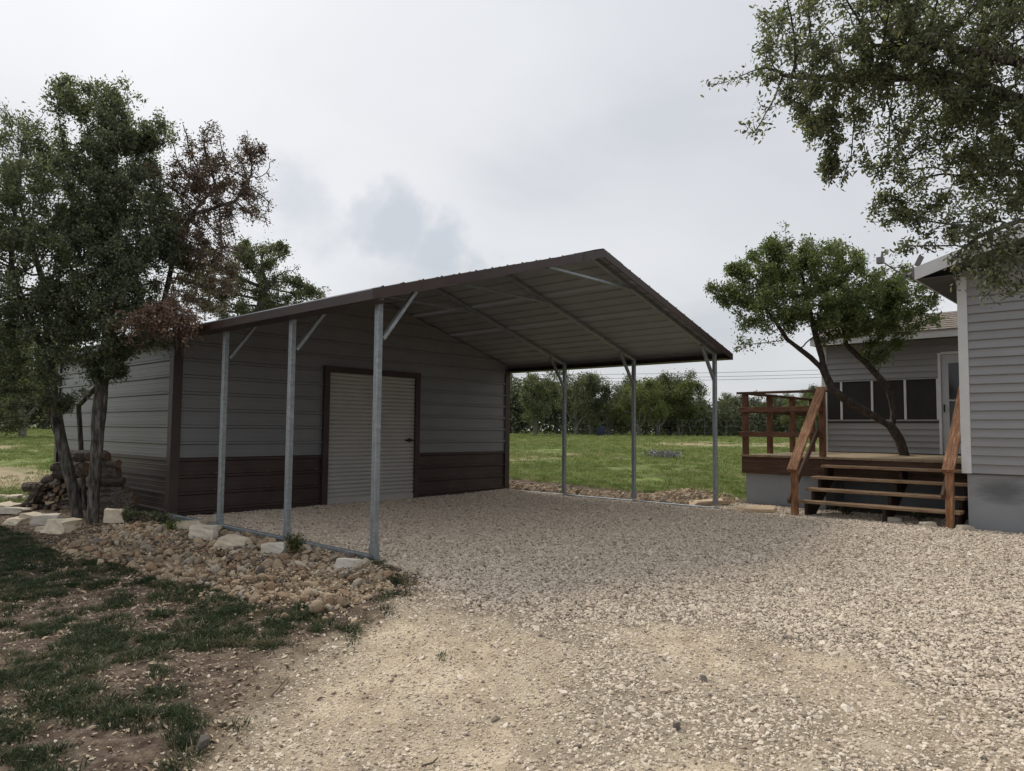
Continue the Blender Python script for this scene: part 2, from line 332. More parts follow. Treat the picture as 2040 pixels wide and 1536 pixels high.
def stony(x, y):
    v = np.zeros(np.shape(x))
    for p, q_, a_ in STONY: v = np.maximum(v, a_ * sstep(1.5, .5, np.hypot(x - p[0], y - p[1]) / q_ + (fbm(x, y, .35, 15) - .5) * 1.2))
    return v
def masks(x, y):
    x = np.asarray(x, float); y = np.asarray(y, float)
    s = (x - CAM[0]) * .733 + (y - CAM[1]) * .68; l = (x - CAM[0]) * .68 - (y - CAM[1]) * .733
    yard = sstep(-.3, .35, side(x, y) + (fbm(x, y, 1.1, 3) - .5) * 1.1) * sstep(.02, -.12, x)
    field = np.maximum(sstep(6.9, 7.5, x) * sstep(-.2, .8, y), sstep(9.3, 9.9, y))
    field = np.maximum(field, sstep(-3.2, -4.2, x) * 0 + sstep(7.2, 8.6, y) * sstep(.0, -.3, x))
    field = np.maximum(field, sstep(11, 13, x))
    yard = yard * (1 - field)
    worn = np.zeros(np.shape(x))
    for k_ in range(3):                                   # ragged, feathered edge
        a_ = .16 + .16 * k_
        jx = x + (fbm(x, y, .5, 51 + 5 * k_) - .5) * 2 * a_ * 2; jy = y + (fbm(x, y, .5, 52 + 5 * k_) - .5) * 2 * a_ * 2
        worn = worn + inpoly(jx, jy, WORN) / 3.0
    worn = worn * (1 - stony(x, y)) * (.80 + .4 * (fbm(x, y, .6, 58) > .45))
    worn = np.maximum(worn, sstep(-.3, 0.1, side(x, y)) * sstep(.02, -.12, x) * .85)
    return s, l, yard, field, np.clip(worn, 0, 1)
def axis(lo, hi, step, far):
    a = list(np.arange(lo, hi + 1e-6, step)); d = step
    up = [hi]; dn = [lo]
    while up[-1] < far: d *= 1.13; up.append(up[-1] + d)
    d = step
    while dn[-1] > -far: d *= 1.13; dn.append(dn[-1] - d)
    return np.array(dn[:0:-1] + a + up[1:])
gx = axis(-5.5, 9.5, .075, 1500); gy = axis(-6, 9.8, .075, 1500)
GX, GY = np.meshgrid(gx, gy, indexing='ij')
GZ = hgt(GX, GY)
near = sstep(16, 9, np.hypot(GX - CAM[0], GY - CAM[1]))
s_, l_, yard_, field_, worn_ = masks(GX, GY)
GZ = GZ + near * ((fbm(GX, GY, .55, 21) - .5) * .035 + (fbm(GX, GY, .2, 31) - .5) * .018)
n0, n1_ = GX.shape
V = np.stack([GX, GY, GZ], -1).reshape(-1, 3)
ii = np.arange(n0 * n1_).reshape(n0, n1_)
Fq = np.stack([ii[:-1, :-1], ii[1:, :-1], ii[1:, 1:], ii[:-1, 1:]], -1).reshape(-1, 4)
gm, nt, b = base_mat('ground_soil_gravel_grass')
att = nd(nt, 'ShaderNodeAttribute', attribute_name='cover'); sepc = nd(nt, 'ShaderNodeSeparateColor', {0: att.outputs['Color']})
tcg = nd(nt, 'ShaderNodeTexCoord')
def gn(scale, detail=6.0): return nd(nt, 'ShaderNodeTexNoise', {'Vector': tcg.outputs['Object'], 'Scale': scale, 'Detail': detail, 'Roughness': .6}).outputs[0]
stone_bed = ramp(nt, gn(22), [(.3, (.09, .072, .056)), (.5, (.175, .145, .112)), (.7, (.30, .255, .20))])
fine_col = ramp(nt, gn(4.5), [(.25, (.34, .27, .195)), (.42, (.50, .405, .285)), (.55, (.62, .515, .37)), (.72, (.71, .61, .45))])
speck = ramp(nt, gn(75, 3.0), [(.35, g3(.72)), (.5, g3(1)), (.68, g3(1.22))])
fine_col = mixc(nt, 1.0, fine_col, speck, 'MULTIPLY')
dirt_col = ramp(nt, gn(11), [(.28, (.045, .031, .023)), (.45, (.10, .071, .052)), (.58, (.165, .125, .092)), (.72, (.27, .215, .16))])
dirt_col = mixc(nt, 1.0, dirt_col, speck, 'MULTIPLY')
grass_a = ramp(nt, gn(3.5), [(.3, (.075, .11, .032)), (.5, (.15, .195, .054)), (.7, (.26, .275, .10))])
grass_b = ramp(nt, gn(.35, 5.0), [(.35, g3(.55)), (.5, g3(1.0)), (.65, g3(1.35))])
grass_col = mixc(nt, 1.0, grass_a, grass_b, 'MULTIPLY')
c0 = mixc(nt, sepc.outputs[0], stone_bed, fine_col)
c1 = mixc(nt, sepc.outputs[2], c0, dirt_col)
c2 = mixc(nt, sepc.outputs[1], c1, grass_col)
drycol = ramp(nt, gn(2.5), [(.3, (.30, .23, .14)), (.7, (.47, .38, .26))])
c3 = mixc(nt, att.outputs['Alpha'], c2, drycol)
nt.links.new(c3, b.inputs['Base Color']); b.inputs['Roughness'].default_value = .95; b.inputs['Specular IOR Level'].default_value = .15
bp = nd(nt, 'ShaderNodeBump', {'Height': gn(60, 4.0), 'Strength': .9, 'Distance': .022}); nt.links.new(bp.outputs[0], b.inputs['Normal'])
gme = mesh_np('ground', V, Fq, [gm], True)
ca = gme.color_attributes.new('cover', 'FLOAT_COLOR', 'POINT')
tuft = sstep(.47, .6, fbm(GX, GY, .7, 5))
road = sstep(31, 34, s_ + (fbm(GX, GY, 6, 41) - .5) * 5) * sstep(42, 38, s_ + (fbm(GX, GY, 5, 42) - .5) * 5) * sstep(4, 10, l_) * sstep(.36, .50, fbm(GX, GY, 3.2, 43) + .06)
road = np.maximum(road, .9 * sstep(34.5, 35.2, s_) * sstep(37, 36.2, s_) * sstep(-2, 5, l_))
road = np.maximum(road, sstep(13.2, 14.2, s_) * sstep(19, 17.5, s_) * sstep(-5.5, -7, l_) * sstep(.38, .52, fbm(GX, GY, 1.5, 44) + .1) * .9)
road = np.maximum(road, sstep(24, 25, s_) * sstep(28, 27, s_) * sstep(-9, -12, l_) * sstep(.38, .5, fbm(GX, GY, 2.5, 45)) * .9)
road = np.maximum(road, field_ * sstep(.60, .70, fbm(GX, GY, 2.6, 46)) * sstep(45, 25, s_) * .75)
cov = np.stack([worn_, field_, np.clip(yard_, 0, 1), road * field_], -1).reshape(-1, 4).astype(np.float32)
# soil strip under the rock beds
xs, ys = GX.ravel(), GY.ravel()
bedm = np.maximum(sstep(.0, -.1, xs) * sstep(-1.9, -1.6, xs) * sstep(-1.4, -1.1, ys) * sstep(5.4, 5.0, ys), sstep(W + .02, W + .1, xs) * sstep(8.4, 8.0, xs) * sstep(-1.1, -.8, ys) * sstep(6.2, 5.8, ys))
ptc = gnd(775, 1158); bedm = np.maximum(bedm, sstep(.34, .2, np.hypot(xs - ptc[0], ys - ptc[1]) + (fbm(xs, ys, .2, 66) - .5) * .3))
cov[:, 2] = np.maximum(cov[:, 2], bedm); cov[:, 1] *= 1 - bedm
ca.data.foreach_set('color', cov.ravel())
tag(link('ground', gme), kind='structure')

# ------------------------------------------------------------------ scattering of loose small pieces
def blob_mesh(name, seed, flat=.6, amp=.22, sub=1, smooth=False, mats=(), cut=0):
    r = np.random.default_rng(seed); bm = bmesh.new(); bmesh.ops.create_icosphere(bm, subdivisions=sub, radius=1)
    k = r.normal(size=(6, 3)) * 1.3; ph = r.random(6) * 6.3
    planes = r.normal(size=(cut, 3)) if cut else []
    ax = np.array([1, r.uniform(.62, .9), flat * r.uniform(.85, 1.1)])
    for v in bm.verts:
        p = np.array(v.co); d = 1 + amp * sum(math.sin(k[i] @ p * 1.3 + ph[i]) for i in range(6)) / 2.5
        q = p * d
        for n in planes:
            n = n / np.linalg.norm(n); e = q @ n - .62
            if e > 0: q = q - n * e * .85
        v.co = q * ax
    me = bpy.data.meshes.new(name); bm.to_mesh(me); bm.free()
    for m in mats: me.materials.append(m)
    me.polygons.foreach_set('use_smooth', np.full(len(me.polygons), smooth)); return me
def scatter(name, P, rot, scl, idx, meshes, label=None, cat=None):
    col = bpy.data.collections.new(name + '_pieces')
    for i, me in enumerate(meshes):
        col.objects.link(bpy.data.objects.new('%s_piece_%02d' % (name, i), me))
    me = bpy.data.meshes.new(name); n = len(P); me.vertices.add(n); me.vertices.foreach_set('co', np.asarray(P, np.float32).ravel())
    for an, ty, data, key in (('rot', 'FLOAT_VECTOR', rot, 'vector'), ('scl', 'FLOAT_VECTOR', scl, 'vector')):
        a = me.attributes.new(an, ty, 'POINT'); a.data.foreach_set(key, np.asarray(data, np.float32).ravel())
    a = me.attributes.new('pick', 'INT', 'POINT'); a.data.foreach_set('value', np.asarray(idx, np.int32))
    me.update()
    ng = bpy.data.node_groups.new(name + '_scatter', 'GeometryNodeTree')
    ng.interface.new_socket('Geometry', in_out='INPUT', socket_type='NodeSocketGeometry')
    ng.interface.new_socket('Geometry', in_out='OUTPUT', socket_type='NodeSocketGeometry')
    gi = ng.nodes.new('NodeGroupInput'); go = ng.nodes.new('NodeGroupOutput')
    ci = ng.nodes.new('GeometryNodeCollectionInfo'); ci.inputs[0].default_value = col; ci.inputs[1].default_value = True; ci.inputs[2].default_value = True
    ip = ng.nodes.new('GeometryNodeInstanceOnPoints')
    def na(nm, ty):
        n = ng.nodes.new('GeometryNodeInputNamedAttribute'); n.data_type = ty; n.inputs[0].default_value = nm; return n.outputs[0]
    L = ng.links.new
    L(gi.outputs[0], ip.inputs['Points']); L(ci.outputs[0], ip.inputs['Instance']); ip.inputs['Pick Instance'].default_value = True
    L(na('pick', 'INT'), ip.inputs['Instance Index']); L(na('rot', 'FLOAT_VECTOR'), ip.inputs['Rotation']); L(na('scl', 'FLOAT_VECTOR'), ip.inputs['Scale'])
    L(ip.outputs[0], go.inputs[0])
    o = link(name, me); md = o.modifiers.new('scatter', 'NODES'); md.node_group = ng
    return tag(o, label, cat, kind='stuff')
def in_view(x, y, z, m=420):
    d = np.stack([x, y, z], -1) - CAM; zc = d @ Fw
    u = 1020 + FPX * (d @ Rt) / np.maximum(zc, .1); v = 768 - FPX * (d @ Up) / np.maximum(zc, .1)
    return (zc > .5) & (u > -m) & (u < 2040 + m) & (v < 1536 + m)
def gz(x, y):
    nr = sstep(16, 9, np.hypot(x - CAM[0], y - CAM[1]))
    return hgt(x, y) + nr * ((fbm(x, y, .55, 21) - .5) * .035 + (fbm(x, y, .2, 31) - .5) * .018)

# gravel: loose angular stone, thinner where the drive is worn
N = 760000
x = rng.uniform(-4, 7.9, N); y = rng.uniform(-6.5, 4.5, N)
s, l, yd, fd, wn = masks(x, y)
ok = in_view(x, y, gz(x, y)) & (x < np.where(y > -.95, 7.75, np.where(y > -3.36, 7.8, 6.80)))
inside = (x > 0.03) & (x < W - .03) & (y > 0) & (y < WALL_Y - .02)
front = (y <= 0) & ((x > -.25 - .0 * y) | (side(x, y) < .35))
ok &= inside | front | ((x >= W) & (y < .2))
pk = np.where(yd > .5, .03, np.minimum(1 - .93 * wn, 1 - .35 * stony(x, y))) * np.where(x > W, .6, 1)
dist = np.hypot(x - CAM[0], y - CAM[1])
ptc = gnd(775, 1158); pk = pk * np.where(np.hypot(x - ptc[0], y - ptc[1]) + (fbm(x, y, .2, 66) - .5) * .3 < .24, .12, 1)
ok &= rng.random(N) < pk
x, y, wn, dist = x[ok], y[ok], wn[ok], dist[ok]
z = gz(x, y)
st_ = stony(x, y); sz = rng.lognormal(math.log(.0098), .40, len(x)) * (1 - .25 * wn) * (1 + .22 * st_)
sz = np.clip(sz, .004, .036)
gm_ = [blob_mesh('gravel_stone', 100 + i, .50, .28, 1, False, [X['gravel']], 4) for i in range(7)]
scatter('gravel', np.stack([x, y, z + sz * (rng.uniform(-.08, .30, len(x)) - .18 * st_)], -1), rng.uniform(-.5, .5, (len(x), 3)) * [1, 1, 0] + rng.uniform(0, 6.3, (len(x), 1)) * [0, 0, 1],
        sz[:, None] * rng.uniform(.8, 1.25, (len(x), 3)), rng.integers(0, 7, len(x)), gm_, 'pale crushed limestone gravel covering the drive and carport floor', 'gravel')
print('gravel', len(x))
# fine chips on the worn drive and in the yard
N = 170000
x = rng.uniform(-4, 2.5, N); y = rng.uniform(-6, 3.5, N); s, l, yd, fd, wn = masks(x, y)
ok = in_view(x, y, gz(x, y)) & (np.hypot(x - CAM[0], y - CAM[1]) < 7.5) & ((x < -.05) | (y < -.05)) & (rng.random(N) < np.where(yd > .5, .16, .25 + .75 * wn))
x, y = x[ok], y[ok]; sz = np.clip(rng.lognormal(math.log(.0052), .45, len(x)), .002, .018)
scatter('gravel_chips', np.stack([x, y, gz(x, y) + sz * .2], -1), rng.uniform(0, 6.3, (len(x), 3)) * [.1, .1, 1], sz[:, None] * rng.uniform(.8, 1.3, (len(x), 3)), rng.integers(0, 7, len(x)), gm_,
        'fine pale stone chips strewn over the worn part of the drive', 'gravel')
print('chips', len(x))

# ------------------------------------------------------------------ carport with shed
SL = .29; EX = -.215; RX = W / 2
def ztop(x): return 2.46 + SL * (min(x, W - x) - EX)
cp = thing('carport_shed', 'grey and brown metal carport with enclosed shed behind it', 'carport', (0, 0, 0))
RIB0 = .075; RB = .2286
def profile(z0, z1):
    """(height, outward offset) of a ribbed sheet between two heights"""
    pts = [(z0, 0.0)]; k = math.floor((z0 - RIB0) / RB) - 1
    while RIB0 + k * RB < z1 + .1:
        r = RIB0 + k * RB
        for d, o in ((-.026, 0), (-.013, .028), (.013, .028), (.026, 0), (.066, 0), (.072, .0016), (.080, .0016), (.086, 0), (.142, 0), (.148, .0016), (.156, .0016), (.162, 0)):
            if z0 + .002 < r + d < z1 - .002: pts.append((r + d, o))
        k += 1
    pts.append((z1, 0.0)); return sorted(pts)
def wall_sheet(name, z0, z1, fa, fb, place, m):
    pr = profile(z0, z1); vs = []; fs = []
    for z, o in pr:
        a, c = fa(z), fb(z)
        if c - a < .02: c = a + .02
        vs += [place(a, z, o), place(c, z, o)]
    for i in range(len(pr) - 1): fs.append((2 * i, 2 * i + 1, 2 * i + 3, 2 * i + 2))
    return MB().add(vs, fs).build(name, m, cp)
def clipL(a): return lambda z: max(a, (z + .03 - 2.46) / SL + EX)
def clipR(c): return lambda z: min(c, W - ((z + .03 - 2.46) / SL + EX))
rows = [(.015, .792, 'brown'), (.792, 1.706, 'panel'), (1.706, 2.621, 'panel'), (2.621, 3.36, 'panel')]
D0, D1, DZ = 2.40, 4.16, 2.10
pf = lambda a, z, o: (a, WALL_Y - o, z)
for z0, z1, mk in rows:
    if z1 <= DZ:
        wall_sheet('wall_panel', z0, z1, clipL(0), clipR(D0), pf, X[mk]); wall_sheet('wall_panel', z0, z1, clipL(D1), clipR(W), pf, X[mk])
    elif z0 < DZ:
        wall_sheet('wall_panel', z0, DZ, clipL(0), clipR(D0), pf, X[mk]); wall_sheet('wall_panel', z0, DZ, clipL(D1), clipR(W), pf, X[mk])
        wall_sheet('wall_panel', DZ, z1, clipL(0), clipR(W), pf, X[mk])
    else: wall_sheet('wall_panel', z0, z1, clipL(0), clipR(W), pf, X[mk])
for z0, z1, mk in rows[:2] + [(1.706, 2.47, 'panel')]:
    wall_sheet('wall_panel', z0, z1, lambda z: WALL_Y, lambda z: FAR_Y, lambda a, z, o: (-.0 - o, a, z), X[mk])
    wall_sheet('wall_panel', z0, z1, lambda z: WALL_Y, lambda z: FAR_Y, lambda a, z, o: (W + o, a, z), X[mk])
for z0, z1, mk in rows: wall_sheet('wall_panel', z0, z1, clipL(0), clipR(W), lambda a, z, o: (a, FAR_Y + o, z), X[mk])
scw = MB()
for xs_c in (.62, 1.42, 2.22, 4.5, 5.3, 6.1):
    for k in range(1, 14):
        z_ = RIB0 + k * RB + .04
        if z_ < ztop(xs_c) - .15: scw.box((xs_c - .005, WALL_Y - .006, z_ - .005), (xs_c + .005, WALL_Y + .002, z_ + .005))
scw.build('wall_screws', X['galv'], cp)['kind'] = 'stuff'
# brown corner trims (an L wrapped round each corner)
def corner(x, y, sx, sy, z1=2.44):
    t = .031; w = .095
    MB().box((min(x - sx * w, x + sx * t), min(y + sy * t, y + sy * (t - .006)), -.06), (max(x - sx * w, x + sx * t), max(y + sy * t, y + sy * (t - .006)), z1)) \
        .box((min(x + sx * t, x + sx * (t - .006)), min(y - sy * w, y + sy * (t - .007)), -.06), (max(x + sx * t, x + sx * (t - .006)), max(y - sy * w, y + sy * (t - .007)), z1)).build('corner_trim', X['brown'], cp)
corner(0, WALL_Y, -1, -1); corner(0, FAR_Y, -1, 1); corner(W, WALL_Y, 1, -1); corner(W, FAR_Y, 1, 1)
# posts, rails, rafters
def grooved_post(x, y, z0, z1, a=.030):
    side_ = [(-a + .006, -a), (-.013, -a), (-.0105, -a + .004), (-.006, -a + .004), (-.0035, -a), (.0035, -a), (.006, -a + .004), (.0105, -a + .004), (.013, -a), (a - .006, -a)]
    pr = []
    for k in range(4):
        c_, s_2 = (1, 0, -1, 0)[k], (0, 1, 0, -1)[k]
        pr += [(x + u * c_ - w * s_2, y + u * s_2 + w * c_) for u, w in side_]
    n = len(pr); return MB().add([(u, w, z0) for u, w in pr] + [(u, w, z1) for u, w in pr], [(i, (i + 1) % n, n + (i + 1) % n, n + i) for i in range(n)] + [tuple(range(n, 2 * n))]).build('post', X['galv'], cp)
BAYS = [0, 1.524, 3.06]
for x in (0, W):
    sg = 1 if x == 0 else -1
    beam('base_rail', (x, -.05, .022 if x == 0 else -.004), (x, WALL_Y - .03, .022 if x == 0 else .002), .060, .062, X['galv'], cp, ch=.006)
    for yy in BAYS:
        grooved_post(x, yy, .05, ztop(x) - .06)
        MB().box((x - .034, yy - .034, .052), (x + .034, yy + .034, .16)).build('post_sleeve', X['galv'], cp)
        beam('rafter', (x, yy, ztop(x) - .057), (RX, yy, ztop(RX) - .057), .057, .057, X['galv'], cp, ch=.006)
        beam('knee_brace', (x + sg * .045, yy - .004, 2.05), (x + sg * .43, yy - .004, ztop(.43) - .09), .038, .05, X['galv'], cp, up=(0, 1, 0), ch=.004)
for yy in BAYS:
    beam('collar_tie', (RX - .86, yy - .006, 3.145), (RX + .86, yy - .006, 3.145), .045, .034, X['galv'], cp, ch=.004)
for yy in (WALL_Y + .06,):
    for x in (0, W): beam('rafter', (x, yy, ztop(x) - .06), (RX, yy, ztop(RX) - .06), .057, .057, X['galv'], cp, ch=.006)
for x in (0, W):
    beam('eave_rail', (x, -.02, ztop(0) - .118), (x, WALL_Y, ztop(0) - .118), .04, .04, X['galv'], cp) if False else None
# roof sheets: ribs run along the ridge
Lr = math.hypot(RX - EX, SL * (RX - EX)); ux, uz = (RX - EX) / Lr, SL * (RX - EX) / Lr
Y0, Y1 = -.19, FAR_Y + .12
pw = Lr / 4
for sg in (1, -1):
    for k in range(4):
        s0, s1 = k * pw, (k + 1) * pw; pts = [(s0, 0.0)]
        r = s0 + pw / 8
        for q in range(4):
            for d, o in ((-.03, 0), (-.013, .019), (.013, .019), (.03, 0), (.072, 0), (.077, .0014), (.083, 0), (.143, 0), (.148, .0014), (.154, 0)):
                if s0 + .001 < r + d < s1 - .001: pts.append((r + d, o))
            r += pw / 4
        pts.append((s1 + (.02 if k < 3 else 0), 0.0)); vs = []; fs = []
        lift = .0
        for s_p, o in pts:
            o2 = o + lift
            xx = EX + s_p * ux - o2 * uz; zz_ = 2.455 + s_p * uz + o2 * ux
            if sg < 0: xx = W - xx
            vs += [(xx, Y0, zz_), (xx, Y1, zz_)]
        for i in range(len(pts) - 1): fs.append((2 * i, 2 * i + 1, 2 * i + 3, 2 * i + 2))
        MB().add(vs, fs).build('roof_panel', X['panel_under'], cp)
MB().add([(RX - .16, Y0 - .004, ztop(RX) - .018), (RX, Y0 - .004, ztop(RX) + .026), (RX + .16, Y0 - .004, ztop(RX) - .018), (RX - .16, Y1, ztop(RX) - .018), (RX, Y1, ztop(RX) + .026), (RX + .16, Y1, ztop(RX) - .018)],
         [(0, 1, 4, 3), (1, 2, 5, 4)]).build('ridge_cap', X['brown'], cp)
# gable and eave trim
def gable_trim(yt, t):
    for sg in (1, -1):
        def q(x, z): return (x if sg > 0 else W - x, z)
        (a, za), (c, zc) = q(EX - .012, 2.463), q(RX, ztop(RX) + .012)
        dz = .098
        vs = [(a, yt, za), (c, yt, zc), (c, yt, zc - dz), (a, yt, za - dz)]
        vs += [(p[0], yt + t, p[2]) for p in vs]
        o = MB().add(vs, [(0, 1, 2, 3), (7, 6, 5, 4), (0, 4, 5, 1), (3, 2, 6, 7), (0, 3, 7, 4), (1, 5, 6, 2)]).build('gable_trim', X['brown'], cp)
        if yt < 0:
            (a2, z2) = q(RX - .42, ztop(RX - .42) + .014)
            MB().add([(a2, yt - .004, z2), (c, yt - .004, zc + .003), (c, yt - .004, zc - dz - .003), (a2, yt - .004, z2 - dz - .004)], [(0, 1, 2, 3)]).build('trim_lap', X['brown'], cp)
            sc_ = MB()
            for i in range(15):
                f = (i + .5) / 15; xx = a + (c - a) * f; zz_ = za + (zc - za) * f
                sc_.box((xx - .007, yt - .002, zz_ - .001), (xx + .007, yt + .012, zz_ + .010))
            sc_.build('trim_screws', X['brown'], cp)['kind'] = 'stuff'
gable_trim(-.205, .016); gable_trim(FAR_Y + .115, .016)
for sg in (1, -1):
    xo, xi = (EX - .012, EX + .004) if sg > 0 else (W - EX - .004, W - EX + .012)
    MB().box((min(xo, xi), -.188, 2.368), (max(xo, xi), FAR_Y + .114, 2.458)).build('eave_trim', X['brown'], cp)
    x0, x1 = (EX + .005, -.001) if sg > 0 else (W + .001, W - EX - .005)
    MB().box((x0, -.186, 2.372), (x1, FAR_Y + .112, 2.377)).build('eave_soffit', X['brown'], cp)
# roll-up door
dr = beam('door_frame', (D0 - .05, WALL_Y - .045, -.03), (D0 - .05, WALL_Y - .045, DZ + .1), .10, .055, X['brown'], cp, up=(0, 1, 0))
beam('door_frame', (D1 + .05, WALL_Y - .045, -.03), (D1 + .05, WALL_Y - .045, DZ + .1), .10, .055, X['brown'], cp, up=(0, 1, 0))
beam('door_frame', (D0 + .001, WALL_Y - .045, DZ + .05), (D1 - .001, WALL_Y - .045, DZ + .05), .055, .098, X['brown'], cp)
mbd = MB(); vs = []; fs = []; z = .10; i = 0; pitch_ = .0645; yd0 = WALL_Y - .012
prf = [(.03, 0)]
z = .12
while z < DZ - .02:
    prf += [(z, -.014), (z + .005, .011), (z + .028, .015), (z + .052, .011), (z + .057, -.014)]; z += pitch_
prf.append((DZ, 0))
for z, o in prf: vs += [(D0, yd0 - o, z), (D1, yd0 - o, z)]
for i in range(len(prf) - 1): fs.append((2 * i, 2 * i + 1, 2 * i + 3, 2 * i + 2))
door = MB().add(vs, fs).build('roll_up_door', X['curtain'], cp)
MB().box((D0 + .01, yd0 - .035, .012), (D1 - .01, yd0 - .016, .10)).build('bottom_bar', X['curtain'], door)
MB().box((D1 - .20, yd0 - .04, 1.0), (D1 - .01, yd0 - .018, 1.03)).box((D1 - .15, yd0 - .055, .985), (D1 - .09, yd0 - .041, 1.05)).build('latch', X['dark'], door)

# ------------------------------------------------------------------ house
hs = thing('grey_house', 'grey vinyl sided house with white corner board and screened porch room', 'house', (6.82, -3.37, 0))
HX, HY = 6.82, -3.37
def plank(y0, y1, z0, z1, xw=None, yw=None, sgn=-1, nm='siding_plank'):
    lip = .022
    if xw is not None:
        vs = [(xw, y0, z1), (xw, y1, z1), (xw + sgn * .006, y0, z0 + (z1 - z0) * .55), (xw + sgn * .006, y1, z0 + (z1 - z0) * .55), (xw + sgn * lip, y0, z0 + .006), (xw + sgn * lip, y1, z0 + .006), (xw + sgn * (lip - .004), y0, z0), (xw + sgn * (lip - .004), y1, z0), (xw, y0, z0 + .001), (xw, y1, z0 + .001)]
    else:
        vs = [(y0, yw, z1), (y1, yw, z1), (y0, yw + sgn * .006, z0 + (z1 - z0) * .55), (y1, yw + sgn * .006, z0 + (z1 - z0) * .55), (y0, yw + sgn * lip, z0 + .006), (y1, yw + sgn * lip, z0 + .006), (y0, yw + sgn * (lip - .004), z0), (y1, yw + sgn * (lip - .004), z0), (y0, yw, z0 + .001), (y1, yw, z0 + .001)]
    return MB().add(vs, [(0, 1, 3, 2), (2, 3, 5, 4), (4, 5, 7, 6), (6, 7, 9, 8)]).build(nm, X['siding'], hs)
EXPO = .1143
RSL = .31
def under(y): return 3.22 + RSL * (-2.95 - y)
z = .715; k = 0
while z < 4.3:
    yl = HY - .012 if z + EXPO < under(HY) else min(HY - .012, -2.95 - (z + EXPO - 3.20) / RSL)
    yr = -10.6 + max(0, (z + EXPO - under(HY)) / RSL)
    if yl - yr > .3: plank(yr, yl, z, z + EXPO, xw=HX)
    z += EXPO
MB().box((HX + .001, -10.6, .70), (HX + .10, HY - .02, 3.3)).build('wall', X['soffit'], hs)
for z in np.arange(.715, 3.2, EXPO): plank(HX + .02, 14.5, z, z + EXPO, yw=HY, sgn=1)
MB().box((HX - .022, HY - .088, .712), (HX + .0, HY + .022, 3.27)).box((HX + .001, HY - .0, .712), (HX + .09, HY + .0219, 3.2)).build('corner_board', X['white'], hs)
MB().box((HX + .03, -10.6, -.5), (HX + .22, HY - .03, .712)).box((HX + .221, HY - .22, -.5), (14.5, HY - .03, .712)).build('foundation_skirt', X['skirt'], hs)
# stain on the skirt
stn, nts, bs = base_mat('damp_stain')
tcs = nd(nts, 'ShaderNodeTexCoord'); mps = nd(nts, 'ShaderNodeMapping', {'Vector': tcs.outputs['Generated'], 'Location': (-.5, -.5, -.5)})
ln = nd(nts, 'ShaderNodeVectorMath', {0: mps.outputs[0]}, operation='LENGTH')
mp2 = nd(nts, 'ShaderNodeMapping', {'Vector': tcs.outputs['Object'], 'Scale': (1, .45, 2.2)})
ns = nd(nts, 'ShaderNodeTexNoise', {'Vector': mp2.outputs[0], 'Scale': 7.0, 'Detail': 6.0, 'Roughness': .65})
fs_ = mth(nts, 'ADD', mth(nts, 'MULTIPLY', ns.outputs[0], .55), ln.outputs['Value'])
al = ramp(nts, fs_, [(.40, g3(.5)), (.78, g3(0))])
bs.inputs['Base Color'].default_value = (.15, .155, .163, 1); bs.inputs['Roughness'].default_value = .8
nts.links.new(al, bs.inputs['Alpha'])
MB().add([(HX + .027, -3.42, .30), (HX + .027, -4.15, .30), (HX + .027, -4.15, .70), (HX + .027, -3.42, .70)], [(0, 1, 2, 3)]).build('skirt_stain', stn, hs)
# gable roof over the near block, ridge along x
XR0, XR1, EY, RIDGE = 6.40, 15.0, -2.95, -7.0
for sg in (1, -1):
    ye = EY if sg > 0 else 2 * RIDGE - EY
    zt, zr = 3.39, 3.39 + RSL * (EY - RIDGE)
    vs = [(XR0 + .022, ye, zt), (XR0 + .022, RIDGE, zr), (XR1, RIDGE, zr), (XR1, ye, zt)]; vs += [(a, b_, c - .06) for a, b_, c in vs]
    rf = MB().add(vs, [(0, 1, 2, 3), (7, 6, 5, 4), (0, 4, 5, 1), (1, 5, 6, 2), (2, 6, 7, 3), (3, 7, 4, 0)]).build('roof', X['shingle'], hs)
    dz = .165
    vs = [(XR0, ye, zt), (XR0, RIDGE, zr), (XR0, RIDGE, zr - dz), (XR0, ye, zt - dz)]; vs += [(XR0 + .02, b_, c) for a, b_, c in vs]
    MB().add(vs, [(0, 1, 2, 3), (7, 6, 5, 4), (0, 4, 5, 1), (3, 2, 6, 7), (0, 3, 7, 4)]).build('rake_board', X['white'], hs)
    vs = [(XR0 + .021, ye - sg * .02, zt - .13), (XR0 + .021, RIDGE, zr - .13), (HX + .03, RIDGE, zr - .13), (HX + .03, ye - sg * .02, zt - .13)]
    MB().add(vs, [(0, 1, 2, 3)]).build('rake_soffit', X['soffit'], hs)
    MB().box((XR0 + .021, min(ye, ye - sg * .018), zt - dz), (XR1, max(ye, ye - sg * .018), zt - .065)).build('eave_fascia', X['white'], hs)
    MB().box((XR0 + .021, min(ye - sg * .019, ye - sg * .44), zt - .158), (XR1, max(ye - sg * .019, ye - sg * .44), zt - .152)).build('eave_soffit', X['soffit'], hs)
